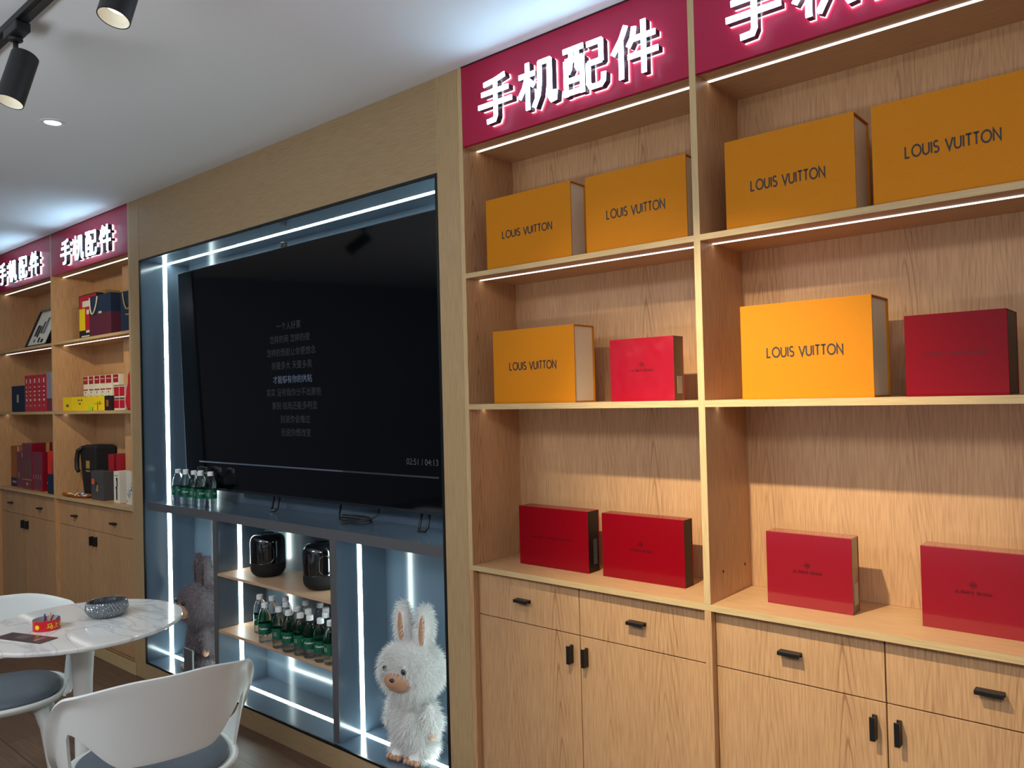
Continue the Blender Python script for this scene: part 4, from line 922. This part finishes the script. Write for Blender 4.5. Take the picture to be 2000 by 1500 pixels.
# ------------------------------------------------------------------ chairs
def make_chair(label, loc, rz):
    """local frame: faces +Y, base on the floor"""
    t = thing('armchair', label, 'chair', loc, rz, 'white shell chairs at the table')
    # shell: theta runs round the back from one arm to the other
    NU, NV = 97, 17; P = []
    for i in range(NU):
        u = -1 + 2 * i / (NU - 1); th = math.radians(u * 112); au = abs(u * 112)
        ss = lambda a, b, x: (lambda q: q * q * (3 - 2 * q))(min(1, max(0, (x - a) / (b - a))))
        zt = .752 - .040 * ss(12, 66, au) - .275 * ss(52, 114, au)
        zb = .512 + .100 * ss(26, 60, au) - .187 * ss(61, 72, au)
        zb = min(zb, zt - .008)
        row = []
        for j in range(NV):
            v = j / (NV - 1); z = zb + (zt - zb) * v
            hh = (z - .43) / .33
            flare = .82 + .22 * hh + .9 * max(0, v - .72) ** 2
            rx = .284 * flare; ry = .235 * (.86 + .20 * hh)
            x = rx * math.sin(th); y = -ry * math.cos(th) + .02
            if au > 90: y += (au - 90) / 22 * .05
            row.append((x, y, z))
        P.append(row)
    sh = mesh_obj('back_shell', MB().grid(P), 'white', t, smooth=True)
    so = sh.modifiers.new('thick', 'SOLIDIFY'); so.thickness = .009; so.offset = 0
    bv = sh.modifiers.new('round', 'BEVEL'); bv.width = .0035; bv.segments = 3; bv.angle_limit = math.radians(50)
    # seat pan
    def outline(a, k=1.0, n=2.6):
        c_, s_ = math.cos(a), math.sin(a); e = 2 / n
        return (.232 * k * math.copysign(abs(c_) ** e, c_), .225 * k * math.copysign(abs(s_) ** e, s_) + .01)
    sp = MB(); n = 56; rings = [(.0, .405), (.70, .405), (.93, .412), (1.0, .428), (1.0, .438), (.955, .440), (.90, .430), (0, .428)]
    for k, z in rings:
        for j in range(n):
            a = 2 * PI * j / n; x, y = outline(a, max(k, .002)); sp.v.append((x, y, z))
    for i in range(len(rings) - 1):
        for j in range(n): sp.f.append((i * n + j, i * n + (j + 1) % n, (i + 1) * n + (j + 1) % n, (i + 1) * n + j)); sp.m.append(0)
    mesh_obj('seat', sp, 'white', t, smooth=True)
    cp = MB(); rings = [(.0, .429), (.86, .429), (.885, .437), (.88, .447), (.82, .457), (.6, .463), (.3, .465), (0, .4655)]
    for k, z in rings:
        for j in range(n):
            a = 2 * PI * j / n; x, y = outline(a, max(k, .002)); cp.v.append((x, y, z))
    for i in range(len(rings) - 1):
        for j in range(n): cp.f.append((i * n + j, i * n + (j + 1) % n, (i + 1) * n + (j + 1) % n, (i + 1) * n + j)); cp.m.append(0)
    mesh_obj('cushion', cp, 'pad', t, smooth=True)
    for sx in (-1, 1):
        for sy in (-1, 1):
            lg = MB().tube([(sx * .135, sy * .13, .408), (sx * .158, sy * .155, .33), (sx * .20, sy * .195, .012)], [.026, .022, .0135], 14)
            L = mesh_obj('leg', lg, 'white', t, smooth=True)
            mesh_obj('foot_pad', MB().lathe([(0, .0004), (.0125, .0004), (.0125, .013), (0, .013)], 14, (sx * .20, sy * .195, 0), cap=False), 'black', L)
    return t
def face_rot(dx, dy): return math.atan2(-dx, dy)
make_chair('white shell armchair seen from behind in the foreground', (-2.362, -.868, 0), face_rot(-.975, .22))
make_chair('white shell armchair with grey cushion on the far side of the table', (-3.40, -.975, 0), face_rot(.94, -.33))

# ------------------------------------------------------------------ things on the table
ZT = TZ + .0004
bw = thing('glass_bowl', 'smoked cut glass bowl on the marble table', 'bowl', (-3.068, -.712, ZT))
Nn = 156
def bowl_r(z): return .050 + .020 * math.sin(min(1, z / .03) * PI / 2) - .006 * max(0, (z - .03) / .026) ** 2
bm_ = MB(); outer = []; 
for i in range(25):
    z = .056 * i / 24; row = []
    for j in range(Nn):
        a = 2 * PI * j / Nn; g = .0022 * math.sin(26 * a + (z * 300 if i % 6 < 3 or True else 0) * 1.0)
        zz = (z / .056) * 2 - 1; g = .0042 * (1 - abs(math.sin(19.5 * a + 4.2 * abs(zz)))) * (1 if 0 < i < 24 else .3)
        r = bowl_r(z) + g; row.append((r * math.cos(a), r * math.sin(a), z + .0004))
    outer.append(row)
for i in range(12, 1, -1):
    z = .056 * i / 12; outer.append([((bowl_r(z) - .005) * math.cos(2 * PI * j / Nn), (bowl_r(z) - .005) * math.sin(2 * PI * j / Nn), z) for j in range(Nn)])
for row in outer: bm_.v += row
for i in range(len(outer) - 1):
    for j in range(Nn): bm_.f.append((i * Nn + j, i * Nn + (j + 1) % Nn, (i + 1) * Nn + (j + 1) % Nn, (i + 1) * Nn + j)); bm_.m.append(0)
bm_.f.append(tuple(reversed(range(Nn)))); bm_.m.append(0); bm_.f.append(tuple((len(outer) - 1) * Nn + j for j in range(Nn))); bm_.m.append(0)
mesh_obj('bowl_body', bm_, 'cutglass', bw, smooth=False)
# red card ring holder
P_('ringred', (206, 10, 24), rough=.4, noise=.03, coat=.3); P_('ringgrey', (168, 170, 176), rough=.4, noise=.04); P_('sunyellow', (246, 208, 20), rough=.5, noise=.04); P_('stickblue', (16, 44, 108), rough=.45, noise=.05)
rg = thing('card_ring', 'red paper ring with yellow flower and lettering holding paper sticks', 'ring holder', (-3.066, -.917, ZT), 0)
RR, RH = .043, .036
mesh_obj('band', MB().lathe([(RR, .0003), (RR, RH)], 48, cap=False), 'ringred', rg)
mesh_obj('lining', MB().lathe([(RR - .0012, RH), (RR - .0012, .0003), (0, .0006)], 48, cap=False), 'ringgrey', rg)
def onring(v, a0, z0): return Vector(((RR + .0008) * math.cos(a0 + v.x / RR), (RR + .0008) * math.sin(a0 + v.x / RR), z0 + v.y))
CA = math.atan2(-1.9445 + .925, 3.075)        # towards the viewer
fl = MB()
for q in range(10):
    a = 2 * PI * q / 10; pts = [(0.0, 0.0)] + [(.0085 * math.cos(a + w_) * (1 if abs(w_) < .2 else .82), .0085 * math.sin(a + w_) * (1 if abs(w_) < .2 else .82)) for w_ in (-.33, -.15, .15, .33)]
    fl.add([(x, y, 0) for x, y in pts], [(0, 1, 2, 3, 4)])
mesh_obj('yellow_flower', fl.xf(lambda v: onring(v, CA - .72, .016)), 'sunyellow', rg)
tw = text_mesh('马上有', .0215, .00025, 'LEFT')
mesh_obj('yellow_lettering', tw.xf(lambda v: onring(v, CA - .02, .009)), 'sunyellow', rg)
for i, (dx, dy, hgt, mt, an) in enumerate(((-.018, -.012, .050, 'stickblue', .15), (.004, .006, .052, 'tangerine', -.5), (.030, .018, .046, 'stickblue', 1.0), (.0, -.004, .040, 'crimson', -.9), (-.008, .012, .044, 'crimson', .4))):
    top = Vector((dx + .02 * math.sin(an), dy + .012 * math.cos(an), hgt)); bot = Vector((dx * .4 - .012 * math.sin(an), dy * .4, .004))
    o = tag(mesh_obj('paper_stick', MB().tube([Vector((-3.066, -.917, ZT)) + bot, Vector((-3.066, -.917, ZT)) + top], .0026, 8), mt, smooth=True), ['blue paper stick at the left in the red ring', 'pale orange paper stick at the back of the red ring', 'blue paper stick leaning out on the right of the red ring', 'short dark red paper stick lying across the red ring', 'dark red paper stick in the middle of the red ring'][i], 'stick', 'paper sticks in the red ring')
# leaflet
P_('leafbrown', (58, 40, 44), rough=.3, noise=.04, coat=.3)
lf = thing('leaflet', 'dark brown folded leaflet with pale printing lying on the table', 'leaflet', (-2.975, -1.010, ZT))
A_, B_, C_, D_ = Vector((-3.108, -1.010)), Vector((-2.905, -.936)), Vector((-2.882, -1.001)), Vector((-3.086, -1.073))
lm = MB(); ci = (A_ + B_ + C_ + D_) / 4
for zz0, zz1, k in ((.0, .0012, 0), (.0016, .0030, 1)):
    q = [A_, B_, C_, D_]; lm.add([(p.x, p.y, ZT + zz0) for p in q] + [(p.x, p.y, ZT + zz1 + (.0012 if i in (2, 3) and k else 0)) for i, p in enumerate(q)], [(3, 2, 1, 0), (4, 5, 6, 7), (0, 1, 5, 4), (1, 2, 6, 5), (2, 3, 7, 6), (3, 0, 4, 7)], 0 if k else 1)
lm.f = [tuple(reversed(f)) for f in lm.f]
mesh_obj('pages', lm, ['leafbrown', 'offwhite'], lf, world=True)
pr = MB()
ux = (B_ - A_); uy = (D_ - A_)
def lp(a, b): p = A_ + ux * a + uy * b; return (p.x, p.y, ZT + .0034 + .0011 * b)
rr_ = random.Random(2)
for (a0, a1, b0_, b1_) in ((.76, .82, .20, .80), (.70, .715, .42, .60)):
    n_ = 12
    for q in range(n_):
        s0 = b0_ + (b1_ - b0_) * q / n_; s1 = s0 + (b1_ - b0_) / n_ * .72
        pr.add([lp(a0, s0), lp(a1, s0), lp(a1, s1), lp(a0, s1)], [(0, 1, 2, 3)])
for q in range(4):
    a0 = .34 + q * .055
    for z_ in range(9):
        s0 = .22 + z_ * .058; pr.add([lp(a0, s0), lp(a0 + .018, s0), lp(a0 + .018, s0 + .036), lp(a0, s0 + .036)], [(0, 1, 2, 3)])
mesh_obj('pale_printing', pr, 'label', lf, world=True)
